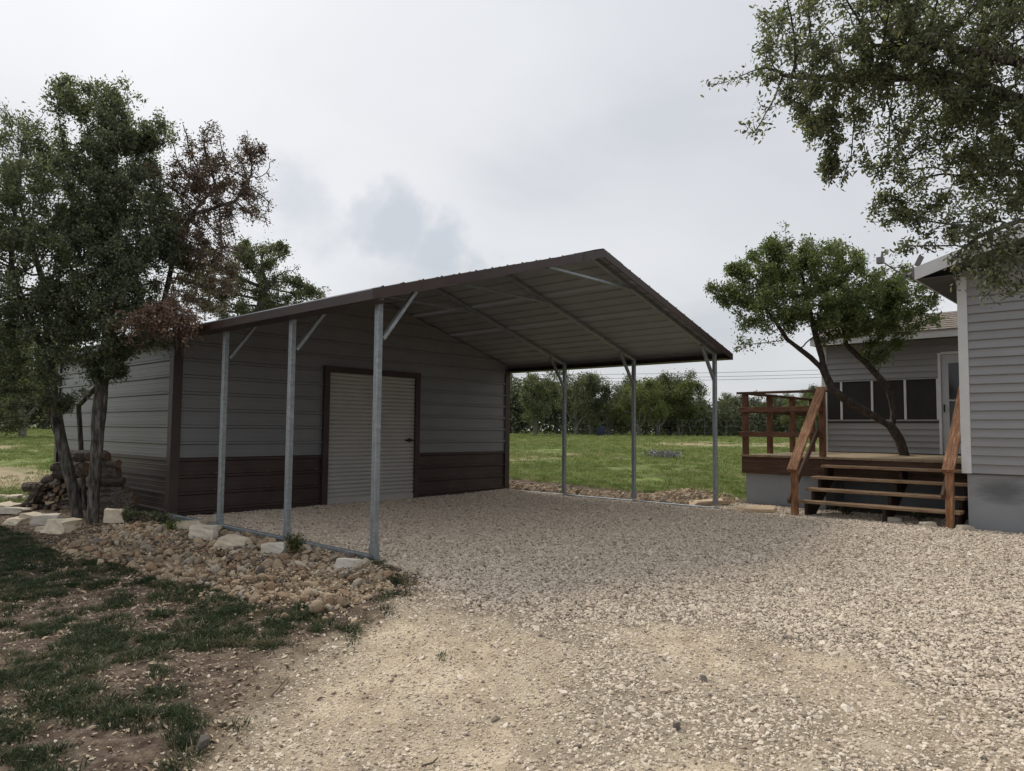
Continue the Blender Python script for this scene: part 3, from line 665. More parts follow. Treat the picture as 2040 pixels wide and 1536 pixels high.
# porch room: siding below and above a band of screens
PX, PY0 = 11.2, -.04
for z in np.arange(.84, 1.40, EXPO): plank(-2.14, PY0, z, z + EXPO, xw=PX)
z = 2.275
while z < 2.98:
    plank(-2.14 if z < 2.68 else -3.34, PY0, z, z + EXPO, xw=PX); z += EXPO
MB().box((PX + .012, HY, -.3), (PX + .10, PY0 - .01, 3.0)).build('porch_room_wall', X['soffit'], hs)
MB().box((PX - .022, PY0 - .085, .83), (PX - .0, PY0 + .02, 3.0)).box((PX + .001, PY0, .83), (PX + .1, PY0 + .02, 3.0)).build('corner_board', X['white'], hs)
MB().box((PX + .101, PY0 - .1, -.3), (15, PY0 + .001, 3.0)).build('porch_room_side', X['siding'], hs)
ys_ = [PY0 - .09, -.41, -.99, -1.58, -2.13]
for i in range(4):
    w_ = MB().box((PX - .008, ys_[i + 1] + .03, 1.49), (PX + .002, ys_[i] - .02, 2.235)).build('window_screen', X['screen'], hs)
    MB().box((PX - .014, ys_[i + 1] + .03, 1.49), (PX - .009, ys_[i + 1] + .044, 2.235)).box((PX - .014, ys_[i + 1] + .045, 2.22), (PX - .009, ys_[i] - .02, 2.235)).build('screen_frame', X['dark'], w_)
for yy in ys_[1:]:
    beam('mullion', (PX - .012, yy + .005, 1.485), (PX - .012, yy + .005, 2.245), .042, .028, X['white'], hs, up=(1, 0, 0))
beam('window_sill', (PX - .02, -2.14, 1.468), (PX - .02, PY0 - .087, 1.468), .05, .03, X['siding'], hs)
beam('window_head', (PX - .014, -2.14, 2.255), (PX - .014, PY0 - .087, 2.255), .036, .028, X['siding'], hs)
beam('door_jamb', (PX - .016, -2.165, .84), (PX - .016, -2.165, 2.72), .05, .045, X['white'], hs, up=(1, 0, 0))
beam('door_head', (PX - .016, -3.2, 2.71), (PX - .016, -2.191, 2.71), .045, .05, X['white'], hs)
pd = MB().box((PX - .012, -3.05, .86), (PX + .0, -2.195, 2.68)).build('porch_door', X['doorpaint'], hs)
MB().box((PX - .018, -2.92, 1.85), (PX - .0125, -2.31, 2.52)).build('upper_glass', X['glass_dark'], pd)
MB().box((PX - .018, -2.92, 1.05), (PX - .0125, -2.31, 1.82)).build('lower_glass', X['glass_dark'], pd)
MB().tube([(PX - .014, -2.235, 1.63), (PX - .05, -2.235, 1.63), (PX - .05, -2.235, 1.75), (PX - .014, -2.235, 1.75)], .012, 6).build('handle', X['dark'], pd)
# porch room roof: stepped shingle courses
mbr = MB(); nC = 9; x0, z0 = 10.83, 3.115; cs = .16; tsl = .36
for i in range(nC):
    a, c = x0 + i * cs, x0 + (i + 1) * cs + .02; za, zc = z0 + i * cs * tsl + .012, z0 + (i + 1) * cs * tsl + .004
    mbr.add([(a, HY + .03, za), (a, PY0 + .12, za), (c, PY0 + .12, zc), (c, HY + .03, zc), (a, HY + .03, za - .02), (a, PY0 + .12, za - .02)], [(0, 1, 2, 3), (4, 5, 1, 0)])
xr_, zr_ = x0 + nC * cs, z0 + nC * cs * tsl
mbr.add([(xr_, HY + .03, zr_ + .004), (xr_, PY0 + .12, zr_ + .004), (15.0, PY0 + .12, zr_ - .9), (15.0, HY + .03, zr_ - .9)], [(0, 1, 2, 3)])
mbr.build('shingle_roof', X['shingle'], hs)
MB().box((10.85, HY + .03, 2.975), (10.872, PY0 + .12, 3.112)).build('eave_fascia', X['white'], hs)
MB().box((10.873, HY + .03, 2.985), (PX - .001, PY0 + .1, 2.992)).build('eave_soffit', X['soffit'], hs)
vs = [(10.86, PY0 + .1, 3.10), (12.27, PY0 + .1, 3.61), (12.27, PY0 + .1, 3.0), (10.86, PY0 + .1, 2.98)]
MB().add(vs + [(a, b_ + .018, c) for a, b_, c in vs], [(0, 1, 2, 3), (7, 6, 5, 4), (0, 4, 5, 1), (3, 2, 6, 7), (0, 3, 7, 4)]).build('gable_board', X['white'], hs)
# dish arm on the eave corner
an = thing('antenna_mount', 'grey antenna mount with arm and receiver at roof eave corner', 'antenna', (6.42, -2.93, 3.3))
b0 = at(1818, 545, 10.05)
MB().box((6.40, -2.945, 3.26), (6.52, -2.925, 3.40)).build('bracket', X['greyplastic'], an)
p1 = at(1829, 532, 10.0); p2 = at(1812, 548, 10.0); p3 = at(1803, 553, 9.98)
MB().tube([(6.43, -2.93, 3.33), p2, p3], [.022, .03, .022], 7).build('elbow', X['greyplastic'], an)
beam('plate', at(1826, 530, 10.02), at(1836, 510, 10.02), .02, .075, X['greyplastic'], an, up=tuple(Rt))
MB().tube([p2, at(1795, 546, 9.95), at(1762, 524, 9.9)], .011, 6).build('arm', X['greyplastic'], an)
MB().box(tuple(at(1754, 519, 9.9) - .042), tuple(at(1754, 519, 9.9) + .042)).build('receiver_box', X['greyplastic'], an)
MB().tube([at(1757, 512, 9.9), at(1758, 502, 9.9), at(1764, 503, 9.88)], .018, 7).tube([at(1764, 503, 9.88), at(1769, 503, 9.86)], [.022, .034], 8).build('horn', X['greyplastic'], an)

# ------------------------------------------------------------------ deck, rails and steps
dk = thing('wooden_deck', 'raised wooden deck with stained railing and four open steps', 'deck', (7.85, -1.6, 0))
DX, DZt, DYL = 7.85, .83, .16
yb = DYL; k = 0
while yb - .14 > -3.36:
    hole = (yb - .07 < -1.70 and yb - .07 > -2.0)
    e = rng.uniform(-.012, .014)
    if hole:
        beam('deck_board', (DX - .03 + e, yb - .07, DZt - .016), (9.9, yb - .07, DZt - .016), .136, .032, X['deck'], dk)
        beam('deck_board', (10.32, yb - .07, DZt - .016), (PX - .03, yb - .07, DZt - .016), .136, .032, X['deck'], dk)
    else:
        beam('deck_board', (DX - .03 + e, yb - .07, DZt - .016 + rng.uniform(-.002, .002)), (PX - .03, yb - .07, DZt - .016), .136, .032, X['deck'], dk)
    yb -= .1405
beam('rim_board', (DX + .02, DYL - .01, .655), (DX + .02, -3.34, .655), .04, .285, X['wood_dark'], dk)
beam('rim_board', (DX + .045, DYL - .03, .655), (PX - .05, DYL - .03, .655), .04, .285, X['wood_dark'], dk)
MB().box((DX + .06, -1.20, -.3), (DX + .09, DYL - .06, .512)).build('skirt_panel', X['skirt'], dk)
MB().box((8.75, -3.34, -.3), (8.78, -1.231, .80)).build('skirt_panel', X['skirt'], dk)
MB().box((DX + .06, -1.23, -.3), (8.78, -1.2005, .80)).build('skirt_panel', X['skirt'], dk)
MB().box((DX + .091, DYL - .09, -.3), (PX, DYL - .06, .512)).build('skirt_panel', X['skirt'], dk)
PT = 1.87
def post(x, y, z0, z1, m='rail', w=.088): return beam('rail_post', (x, y, z0), (x, y, z1), w, w, X[m], dk, up=(0, 1, 0), ch=.006)
post(DX + .05, DYL - .06, DZt, PT); post(DX + .05, -1.2, DZt, PT)
for xx in (8.9, 9.94, 10.95): post(xx, DYL - .06, DZt, PT, 'rail')
for zc in (1.60, 1.18):
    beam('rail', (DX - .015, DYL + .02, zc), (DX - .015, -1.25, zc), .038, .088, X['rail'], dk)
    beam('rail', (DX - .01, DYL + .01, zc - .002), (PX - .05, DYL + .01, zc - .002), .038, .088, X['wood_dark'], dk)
beam('rail_cap', (DX + .03, DYL + .06, PT + .019), (DX + .03, -1.28, PT + .019), .14, .036, X['wood_dark'], dk)
beam('rail_cap', (DX + .11, DYL - .05, PT + .017), (PX - .05, DYL - .05, PT + .017), .14, .036, X['wood_dark'], dk)
# steps
for i in range(4):
    zt_ = .215 + i * .166; xf = 6.70 + i * .275
    y_l = (-1.27, -1.27, -1.25, -1.30)[i]
    for j in range(2):
        beam('tread', (xf + .068 + j * .142, y_l, zt_ - .018 + rng.uniform(-.002, .002)), (xf + .068 + j * .142, -3.335, zt_ - .018), .137, .038, X['tread'], dk)
for yy in (-1.36, -2.42, -3.28):
    vs = []
    pl = [(6.74, -.1), (6.74, .176), (7.015, .176), (7.015, .342), (7.29, .342), (7.29, .508), (7.565, .508), (7.565, .674), (7.84, .674), (7.84, .40), (7.12, -.1)]
    v0 = [(a, yy - .02, c) for a, c in pl] + [(a, yy + .02, c) for a, c in pl]; n = len(pl)
    # a saw-tooth board, split into convex pieces
    m_ = MB()
    for i in range(4):
        a = 6.74 + i * .275; zb_ = max(-.1, .176 + i * .166 - .30)
        m_.add([(a, yy - .02, zb_ - .08), (a + .2749, yy - .02, zb_ + .09), (a + .2749, yy - .02, .176 + i * .166), (a, yy - .02, .176 + i * .166), (a, yy + .02, zb_ - .08), (a + .2749, yy + .02, zb_ + .09), (a + .2749, yy + .02, .176 + i * .166), (a, yy + .02, .176 + i * .166)],
               [(0, 1, 2, 3), (7, 6, 5, 4), (0, 4, 5, 1), (1, 5, 6, 2), (2, 6, 7, 3), (3, 7, 4, 0)])
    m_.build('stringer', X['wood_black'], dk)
for yy in (-1.225, -3.235):
    pass
beam('newel_post', (6.70, -1.215, -.2), (6.70, -1.215, .72), .088, .088, X['wood'], dk, up=(0, 1, 0), ch=.006)
beam('newel_post', (6.72, -3.215, -.2), (6.69, -3.235, .80), .088, .088, X['wood'], dk, up=(0, 1, 0), ch=.006)
beam('handrail', (6.60, -1.215, .66), (7.86, -1.215, 1.94), .145, .038, X['wood'], dk)
beam('handrail_board', (6.66, -1.165, .66), (7.86, -1.165, 1.84), .036, .088, X['wood'], dk)
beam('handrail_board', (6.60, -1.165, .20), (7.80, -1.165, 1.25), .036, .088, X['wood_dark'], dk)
beam('handrail', (6.60, -3.235, .74), (7.84, -3.235, 2.02), .140, .038, X['wood'], dk)
beam('handrail_board', (6.64, -3.185, .72), (7.84, -3.185, 1.92), .036, .088, X['wood'], dk)
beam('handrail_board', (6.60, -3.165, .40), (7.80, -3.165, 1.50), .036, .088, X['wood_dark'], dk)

# ------------------------------------------------------------------ trees
def grow(trunks, blobs, n_attr, step, infl, kill, r, maxit=140, droop=0.0):
    """space colonisation: branches reach out to points spread through the crown"""
    nodes = []; par = []
    for t in trunks:
        t = [np.asarray(p, float) for p in t]
        if not nodes: nodes.append(t[0]); par.append(-1); cur = 0
        else:
            d = np.linalg.norm(np.array(nodes) - t[0], axis=1); cur = int(d.argmin())
        for p in t[1:]:
            a = nodes[cur]; L = np.linalg.norm(p - a); n = max(1, int(L / step))
            for i in range(1, n + 1): nodes.append(a + (p - a) * i / n); par.append(cur); cur = len(nodes) - 1
    vol = np.array([b[1][0] * b[1][1] * b[1][2] ** .4 * (b[2] if len(b) > 2 else 1) for b in blobs]); vol /= vol.sum()
    A_ = []
    for (c, rad, *_), w in zip(blobs, vol):
        n = max(12, int(n_attr * w)); u = r.normal(size=(n, 3)); u /= np.linalg.norm(u, axis=1)[:, None]
        q = u * (r.random(n) ** (1 / 2.6) * np.where(r.random(n) < .10, r.uniform(1.05, 1.35, n), 1))[:, None]
        A_.append(c + (Rt * q[:, :1] * rad[0] + np.array([0, 0, 1]) * q[:, 1:2] * rad[1] + Fw * q[:, 2:3] * rad[2]))
    att = np.concatenate(A_); alive = np.ones(len(att), bool)
    N_ = np.array(nodes); D = np.full(len(att), 1e9); near = np.zeros(len(att), int)
    def upd(lo):
        nonlocal D, near
        for c0 in range(lo, len(N_), 400):
            d = np.linalg.norm(att[:, None] - N_[None, c0:c0 + 400], axis=2); m = d.argmin(1); dm = d[np.arange(len(att)), m]
            b_ = dm < D; D = np.where(b_, dm, D); near = np.where(b_, m + c0, near)
    upd(0); par = list(par)
    for it in range(maxit):
        act = alive & (D < (infl if it > 25 else 1e3))
        if not act.any(): break
        ids, inv = np.unique(near[act], return_inverse=True)
        v = att[act] - N_[near[act]]; v /= np.linalg.norm(v, axis=1)[:, None] + 1e-9
        acc = np.zeros((len(ids), 3)); np.add.at(acc, inv, v)
        acc += r.normal(size=acc.shape) * .25 + np.array([0, 0, -droop]); acc /= np.linalg.norm(acc, axis=1)[:, None] + 1e-9
        new = N_[ids] + acc * step; lo = len(N_); N_ = np.concatenate([N_, new]); par += list(ids); upd(lo)
        alive &= D > kill
        if len(N_) > 14000: break
    return N_, np.array(par), att
def branch_mesh(name, N_, par, rbase, rtip, m, rmin_show=0.0):
    n = len(N_); cnt = np.zeros(n); ch = [[] for _ in range(n)]
    for i in range(1, n): ch[par[i]].append(i)
    for i in range(n - 1, -1, -1):
        if not ch[i]: cnt[i] = 1
        if par[i] >= 0: cnt[par[i]] += cnt[i]
    e = math.log(rbase / rtip) / math.log(max(2, cnt[0])); rad = rtip * cnt ** e
    mb = MB(); stack = [(0, -1)]; done = []
    while stack:
        i, p = stack.pop(); chain = ([p] if p >= 0 else []) + [i]
        while ch[i]:
            cs_ = sorted(ch[i], key=lambda c: -cnt[c]); i2 = cs_[0]
            for c in cs_[1:]: stack.append((c, i))
            chain.append(i2); i = i2
        R_ = [rad[c] for c in chain]
        if p >= 0: R_[0] = min(R_[0], R_[1] * 1.25)
        mx = max(R_)
        if len(chain) > 1:
            ns_ = 11 if mx > .05 else (5 if mx > .012 else 3)
            if mx > .05:
                g_ = np.random.default_rng(len(done)); ph_ = g_.random(6) * 6.3; done.append(1)
                R_ = [[q_ * (1 + .10 * math.sin(2 * a_ * 6.283 / ns_ + ph_[0] + .25 * k_) + .07 * math.sin(4 * a_ * 6.283 / ns_ + ph_[1] - .4 * k_) + .05 * math.sin(k_ * .9 + ph_[2] + a_) + g_.normal() * .03) for a_ in range(ns_)] for k_, q_ in enumerate(R_)]
            mb.tube([N_[c] for c in chain], R_, ns_, cap=False)
    return mb, rad, cnt
def leaves(P, size, r, upb=.35, wr=.42, six=False):
    n = len(P); d = r.normal(size=(n, 3)); d /= np.linalg.norm(d, axis=1)[:, None]
    nn = r.normal(size=(n, 3)) + [0, 0, upb * 2]; nn -= (nn * d).sum(1)[:, None] * d; nn /= np.linalg.norm(nn, axis=1)[:, None] + 1e-9
    sd_ = np.cross(nn, d); L = (size * r.uniform(.65, 1.3, n))[:, None]; Wd = L * wr * .5; up = nn * L * .06
    if six:
        v = np.stack([P, P + d * L * .35 + sd_ * Wd * .85 + up, P + d * L * .72 + sd_ * Wd * .8 + up, P + d * L, P + d * L * .72 - sd_ * Wd * .8 + up, P + d * L * .35 - sd_ * Wd * .85 + up], 1).reshape(-1, 3)
        return v, (np.arange(n)[:, None] * 6 + np.arange(6)[None])
    v = np.stack([P, P + d * L * .5 + sd_ * Wd + up, P + d * L, P + d * L * .5 - sd_ * Wd + up], 1).reshape(-1, 3)
    return v, (np.arange(n)[:, None] * 4 + np.arange(4)[None])
def leafpts(N_, rad, att, r, n, sig, rmax):
    tip = N_[rad < rmax]; w = r.gamma(1.1, 1.0, len(tip))
    # whole sprays are thin or full, so the crown shows light and dark clumps
    cl_ = np.floor(tip / .34).astype(int); key = (cl_ * [73856093, 19349663, 83492791]).sum(1) % 4093
    w *= .35 + np.random.default_rng(3).gamma(1.4, 1.0, 4093)[key]
    c = tip[r.choice(len(tip), n, p=w / w.sum())]
    return c + r.normal(size=(n, 3)) * sig
def blob(px, py, rx, ry, D, dr=None, w=1.0):
    c = at(px, py, D); a, b_ = rx / FPX * D, ry / FPX * D
    return (c, (a, b_, dr if dr else (a + b_) / 2), w)
def tree(name, label, cat, trunks, blobs, n_attr, step, nleaf, lsize, mleaf, rbase, rtip=.004, group=None, seed=1, sig=.06, mb=None, infl=1.2, kill=None, upb=.35, extra=None, rmax=None, droop=0.0, six=False):
    r = np.random.default_rng(seed); root = trunks[0][0]
    t = thing(name, label, cat, tuple(root), group)
    N_, par, att_ = grow(trunks, blobs, n_attr, step, infl, kill or step * 1.6, r, droop=droop)
    m, rad, cnt = branch_mesh('trunk', N_, par, rbase, rtip, None)
    m.build('trunk', mb or X['bark'], t, True)
    P = leafpts(N_, rad, att_, r, nleaf, sig, rmax or rtip * 2.3)
    v, f = leaves(P, lsize, r, upb, six=six); link('crown', mesh_np('crown', v - np.array(root), f, [mleaf]), t)
    if extra: extra(t, N_, rad, r, root)
    print(name, 'nodes', len(N_)); return t

# the pair of live oaks beside the shed
tA0 = gnd(158, 1032); tB0 = gnd(185, 1040)
DA, DB = dep(tA0), dep(tB0)
trA = [[tA0 - [0, 0, .1], at(143, 965, DA), at(122, 880, DA), at(104, 790, DA + .05), at(98, 720, DA + .1), at(92, 640, DA + .2), at(85, 560, DA + .3)], [at(98, 720, DA), at(60, 640, DA - .2), at(30, 560, DA - .3)]]
tree('oak_tree', 'live oak with dark trunk leaning away from the shed', 'tree', trA,
     [blob(60, 275, 60, 75, 9.9, .5), blob(85, 220, 22, 30, 9.9, .2), blob(15, 340, 75, 90, 9.9, .8), blob(120, 385, 105, 70, 9.7, .9), blob(30, 460, 110, 95, 9.6, 1.0), blob(150, 500, 95, 85, 9.5, .9), blob(30, 570, 100, 80, 9.6, .9), blob(125, 600, 90, 75, 9.4, .9), blob(40, 680, 95, 75, 9.6, .9), blob(-60, 500, 90, 220, 9.9, .9), blob(135, 690, 85, 60, 9.3, .7), blob(105, 745, 50, 32, 9.3, .4), blob(15, 760, 65, 55, 9.8, .6), blob(165, 775, 28, 22, 9.2, .2), blob(40, 815, 60, 32, 9.8, .5), blob(-20, 830, 50, 40, 9.8, .5), blob(95, 800, 25, 25, 9.5, .25)],
     4000, .095, 104000, .048, X['leaf_oak'], .072, .0036, 'trees beside the shed', 11, .048, infl=1.8)
trB = [[tB0 - [0, 0, .1], at(188, 960, DB), at(195, 860, DB), at(203, 770, DB), at(212, 690, DB + .05), at(220, 600, DB + .1), at(226, 500, DB + .2), at(235, 400, DB + .3)], [at(220, 600, DB), at(280, 520, DB + .2), at(350, 450, DB + .3)]]
tB = tree('oak_tree', 'live oak with straight grey trunk and tall green top', 'tree', trB,
     [blob(190, 205, 78, 42, 9.6, .5), blob(125, 160, 34, 18, 9.6, .2), blob(235, 180, 35, 25, 9.6, .25), blob(315, 255, 36, 38, 9.6, .35), blob(250, 270, 70, 50, 9.6, .55), blob(210, 330, 95, 55, 9.6, .7), blob(245, 405, 105, 75, 9.5, .8), blob(265, 490, 95, 80, 9.4, .7), blob(225, 580, 85, 75, 9.3, .7), blob(265, 650, 75, 60, 9.2, .55), blob(205, 720, 60, 38, 9.1, .3), blob(320, 470, 45, 85, 9.4, .4)],
     3800, .09, 94000, .048, X['leaf_oak'], .072, .0036, 'trees beside the shed', 12, .046, infl=1.8)
trD = [[at(352, 1000, 11.0) * [1, 1, 0] + [-.9, .15, -.1], at(300, 800, 10.0), at(318, 640, 9.8), at(345, 520, 9.8), at(380, 430, 9.8), at(430, 370, 9.8)], [at(380, 430, 9.8), at(470, 400, 9.8), at(500, 350, 9.8)]]
rt_ = gnd(250, 1012); rt_ = np.array([-.45, 6.35, -.1])
trD[0][0] = rt_; trD[0][1] = np.array([-.62, 6.3, 1.5])
def withered(t, N_, rad, r, root):
    mb_ = MB(); pts = []
    hub = at(340, 600, 8.75)
    for i in range(150):
        c_ = at(332, 636, 8.7); u = r.normal(size=3); u /= np.linalg.norm(u); u *= r.random() ** .7 * (1.45 if r.random() < .2 else 1)
        e = c_ + Rt * (u[0] * 92 - 6) / FPX * 8.7 + np.array([0, 0, 1]) * (u[1] * 40 - abs(u[0]) * 16) / FPX * 8.7 + Fw * u[2] * .3
        m_ = hub + (e - hub) * .5 + r.normal(size=3) * .05 - [0, 0, .03]; mb_.tube([hub + r.normal(size=3) * .03, m_, e, e + r.normal(size=3) * .06], [.004, .0035, .003, .002], 3, cap=False)
        pts += [m_ + (e - m_) * f_ for f_ in (.2, .4, .6, .8, 1.0)]
    for i in range(26):                                    # thin bare tips trailing over the wall
        e = at(r.uniform(300, 400), r.uniform(660, 710), 8.7); mb_.tube([hub + r.normal(size=3) * .1, (hub + e) / 2 + r.normal(size=3) * .06, e, e + r.normal(size=3) * .05 - [0, 0, .03]], [.004, .0035, .003, .002], 3, cap=False)
    mb_.tube([N_[int(np.linalg.norm(N_ - at(345, 540, 9.7), axis=1).argmin())], at(343, 570, 9.3), hub], [.012, .010, .008], 5)
    mb_.build('bare_twigs', X['twig'], t)
    pts = np.array(pts); Q = pts[r.integers(0, len(pts), 5200)] + r.normal(size=(5200, 3)) * .03; v, f = leaves(Q, .042, r, .1)
    link('withered_leaves', mesh_np('withered_leaves', v - np.array(root), f, [X['leaf_red']]), t)
tree('dead_oak', 'dying oak with brown withered leaves reaching over the shed roof', 'tree', trD,
     [blob(440, 380, 85, 75, 9.8, .6), blob(365, 290, 28, 45, 9.8, .25), blob(425, 275, 20, 48, 9.8, .15), blob(400, 340, 60, 45, 9.8, .4), blob(490, 320, 30, 55, 9.8, .25), blob(530, 330, 22, 45, 9.8, .15), blob(505, 410, 38, 50, 9.8, .3), blob(400, 480, 80, 75, 9.7, .5), blob(430, 560, 50, 65, 9.8, .35), blob(345, 400, 50, 90, 9.8, .45), blob(350, 560, 40, 40, 9.6, .3)],
     3000, .075, 25000, .040, X['leaf_dead'], .036, .0060, 'trees beside the shed', 13, .036, mb=X['bark'], upb=.1, infl=1.6, extra=withered)
# a green oak behind the shed
tree('oak_tree', 'small green oak rising behind the shed roof', 'tree', [[np.array([4.9, 11.6, 0.0]), np.array([4.95, 11.5, 2.2]), at(520, 610, 18.6), at(530, 560, 18.5)]],
     [blob(500, 525, 60, 45, 18.5, .8), blob(545, 505, 38, 30, 18.5, .6), blob(560, 575, 50, 45, 18.5, .7), blob(470, 590, 65, 60, 18.5, .9), blob(610, 590, 40, 32, 18.5, .6), blob(520, 620, 100, 40, 18.5, .9), blob(420, 560, 60, 70, 18.5, .8)],
     1500, .15, 30000, .075, X['leaf_g'], .14, .008, 'trees beside the shed', 14, .065, infl=2.0)

# the oak whose branches hang into the picture above the house
TR = CAM * [1, 1, 0] + Fw * [1, 1, 0] * 5.6 + _R * 5.6; TR[2] = hgt(TR[0], TR[1]) - .1
trO = [[TR, TR + [0, .1, 1.6], at(2330, 420, 6.1), at(2200, 250, 6.1), at(2050, 130, 6.0), at(1880, 90, 5.9), at(1740, 90, 5.9)],
       [at(2200, 250, 6.1), at(2060, 210, 6.3), at(1900, 150, 6.2), at(1700, 160, 6.2), at(1560, 150, 6.2)],
       [at(2330, 420, 6.1), at(2180, 380, 6.6), at(2040, 345, 6.6), at(1900, 350, 6.6)],
       [at(2330, 420, 6.1), at(2160, 430, 6.0), at(2030, 440, 5.9), at(1950, 470, 5.9)]]
tree('oak_tree', 'live oak with leafy branches hanging down over the house roof', 'tree', trO,
     [blob(1570, 60, 75, 70, 6.0, .5), blob(1545, 20, 50, 40, 6, .4), blob(1680, 30, 140, 90, 6, .8), blob(1850, 60, 190, 130, 6.0, .9), blob(2000, 150, 160, 200, 6.1, .9),
      blob(1620, 150, 110, 70, 6.1, .5), blob(1500, 150, 60, 30, 6.1, .2, 1.6), blob(1430, 165, 35, 20, 6.1, .1, 2.2), blob(1560, 210, 65, 35, 6.1, .25, 1.5), blob(1512, 262, 34, 30, 6.1, .12, 2.2), blob(1700, 190, 130, 70, 6.2, .5),
      blob(1650, 245, 60, 35, 6.2, .25), blob(1800, 240, 120, 70, 6.2, .5), blob(1690, 335, 68, 20, 6.3, .15, 2.2), blob(1665, 382, 26, 14, 6.3, .1, 2.2), blob(1760, 320, 70, 35, 6.3, .3), blob(1880, 320, 110, 60, 6.4, .5), blob(2000, 330, 80, 120, 6.4, .5),
      blob(1770, 395, 40, 25, 6.5, .15), blob(1760, 440, 55, 18, 6.4, .12, 2.2), blob(1830, 410, 70, 40, 6.4, .3), blob(1900, 440, 90, 45, 6.2, .35), blob(1815, 490, 60, 24, 6.2, .15, 2.0), blob(1960, 490, 90, 55, 5.9, .35), blob(1935, 545, 48, 42, 5.8, .2, 1.8), blob(2005, 545, 60, 48, 5.8, .25, 1.8), blob(1905, 560, 22, 45, 5.8, .1, 2.0), blob(1945, 590, 16, 28, 5.8, .08, 2.0), blob(1985, 590, 18, 28, 5.8, .08, 2.0), blob(2150, 200, 140, 300, 6.2, .9)],
     5200, .07, 82000, .041, X['leaf_over'], .080, .0034, None, 15, .036, infl=2.0, droop=.06, upb=.2, six=True)

# the tree that grows through the deck
Dd = 12.81
q = lambda px, py, d=0: at(px, py, Dd + d)
bt = np.array([10.06, -1.87, .70])
trK = [[bt, q(1792, 876), q(1776, 851), q(1747, 833, -.05), q(1718, 816, -.1), q(1684, 796, -.15), q(1657, 775, -.2), q(1641, 738, -.2), q(1637, 712, -.2), q(1628, 680, -.2), q(1618, 640, -.2), q(1610, 600, -.2)],
       [q(1776, 851), q(1781, 827, .05), q(1776, 796, .1), q(1770, 773, .1), q(1745, 745, .1), q(1727, 724, .1), q(1706, 706, .1), q(1684, 685, .1), q(1690, 640, .1), q(1710, 600, .1)],
       [q(1638, 738, -.2), q(1615, 712, -.25), q(1593, 695, -.3), q(1568, 676, -.3), q(1545, 640, -.3)]]
tree('small_tree', 'crooked leafy tree growing up through the wooden deck', 'tree', trK,
     [blob(1540, 545, 85, 60, 12.6, .8), blob(1480, 570, 50, 45, 12.6, .6), blob(1445, 590, 25, 22, 12.6, .3), blob(1620, 530, 100, 55, 12.7, .9), blob(1562, 465, 9, 34, 12.7, .08, 1.0), blob(1540, 500, 45, 25, 12.7, .4), blob(1650, 495, 50, 25, 12.7, .4), blob(1575, 610, 110, 55, 12.3, .8), blob(1500, 640, 40, 35, 12.5, .4), blob(1540, 670, 35, 20, 12.5, .3), blob(1680, 600, 110, 65, 12.5, .9), blob(1750, 600, 90, 70, 12.8, .9), blob(1800, 565, 50, 45, 12.8, .5), blob(1800, 630, 70, 38, 12.6, .5), blob(1700, 640, 90, 35, 12.4, .6), blob(1845, 615, 35, 32, 12.5, .3, 1.5), blob(1840, 570, 35, 30, 12.5, .3, 1.3), blob(1770, 655, 60, 16, 12.4, .3), blob(1420, 575, 18, 14, 12.6, .12, 1.5), blob(1480, 690, 26, 14, 12.5, .15)],
     3400, .10, 76000, .058, X['leaf_deck'], .080, .0046, None, 16, .048, infl=1.6, mb=X['bark_dark'])

# trees along the far edge of the field: a few kinds, each copied where one stands
def far_proto(kind, seed):
    r = np.random.default_rng(seed)
    Hh = 5.0
    if kind == 'cedar': bl = [(np.array([0, 0, 2.4]), (1.3, 2.0, 1.3)), (np.array([.2, 0, 3.6]), (.8, 1.2, .8)), (np.array([-.5, .2, 1.5]), (1.3, 1.1, 1.2))]
    elif kind == 'round': bl = [(np.array([r.uniform(-2.0, 2.0), r.uniform(-1, 1), r.uniform(1.5, 4.6)]), (r.uniform(.6, 1.2), r.uniform(.5, 1.0), 1.0)) for _ in range(12)]
    elif kind == 'bare': bl = [(np.array([r.uniform(-1.3, 1.3), r.uniform(-1, 1), r.uniform(2.2, 4.6)]), (r.uniform(.6, 1.1), r.uniform(.6, 1.1), .9)) for _ in range(8)]
    else: bl = [(np.array([r.uniform(-2.3, 2.3), r.uniform(-1.2, 1.2), r.uniform(1.6, 4.5)]), (r.uniform(.6, 1.2), r.uniform(.45, .9), 1.0)) for _ in range(13)]
    tr = [[np.array([0, 0, -.2]), np.array([.05, 0, .6]), np.array([.15, 0, 1.5]), np.array([.1, .1, 2.4])], [np.array([.05, 0, .6]), np.array([-.45, 0, 1.3]), np.array([-.6, .1, 2.2])]]
    if kind in ('bare', 'round'): tr.append([np.array([.05, 0, .5]), np.array([.5, .1, 1.0]), np.array([.9, .1, 1.9])])
    N_, par, at_ = grow(tr, bl, 420, .26, 3.0, .40, r)
    m, rad, _ = branch_mesh('trunk', N_, par, .15, .012 if kind == 'bare' else .010, None)
    tm = mesh_np('trunk', np.array(m.v), m.f, [X['bark_pale']], True)
    nl, ls, ml = dict(cedar=(12000, .13, 'leaf_d'), round=(13000, .13, 'leaf_y'), bare=(4200, .11, 'leaf_g'), oak=(13000, .13, 'leaf_g'))[kind]
    P = leafpts(N_, rad, at_, r, nl, .16, .04); v, f = leaves(P, ls, r, .4, .6)
    return tm, mesh_np('crown', v, f, [X[ml]])
protos = {k: far_proto(k, 30 + i) for i, k in enumerate(('cedar', 'round', 'bare', 'oak'))}
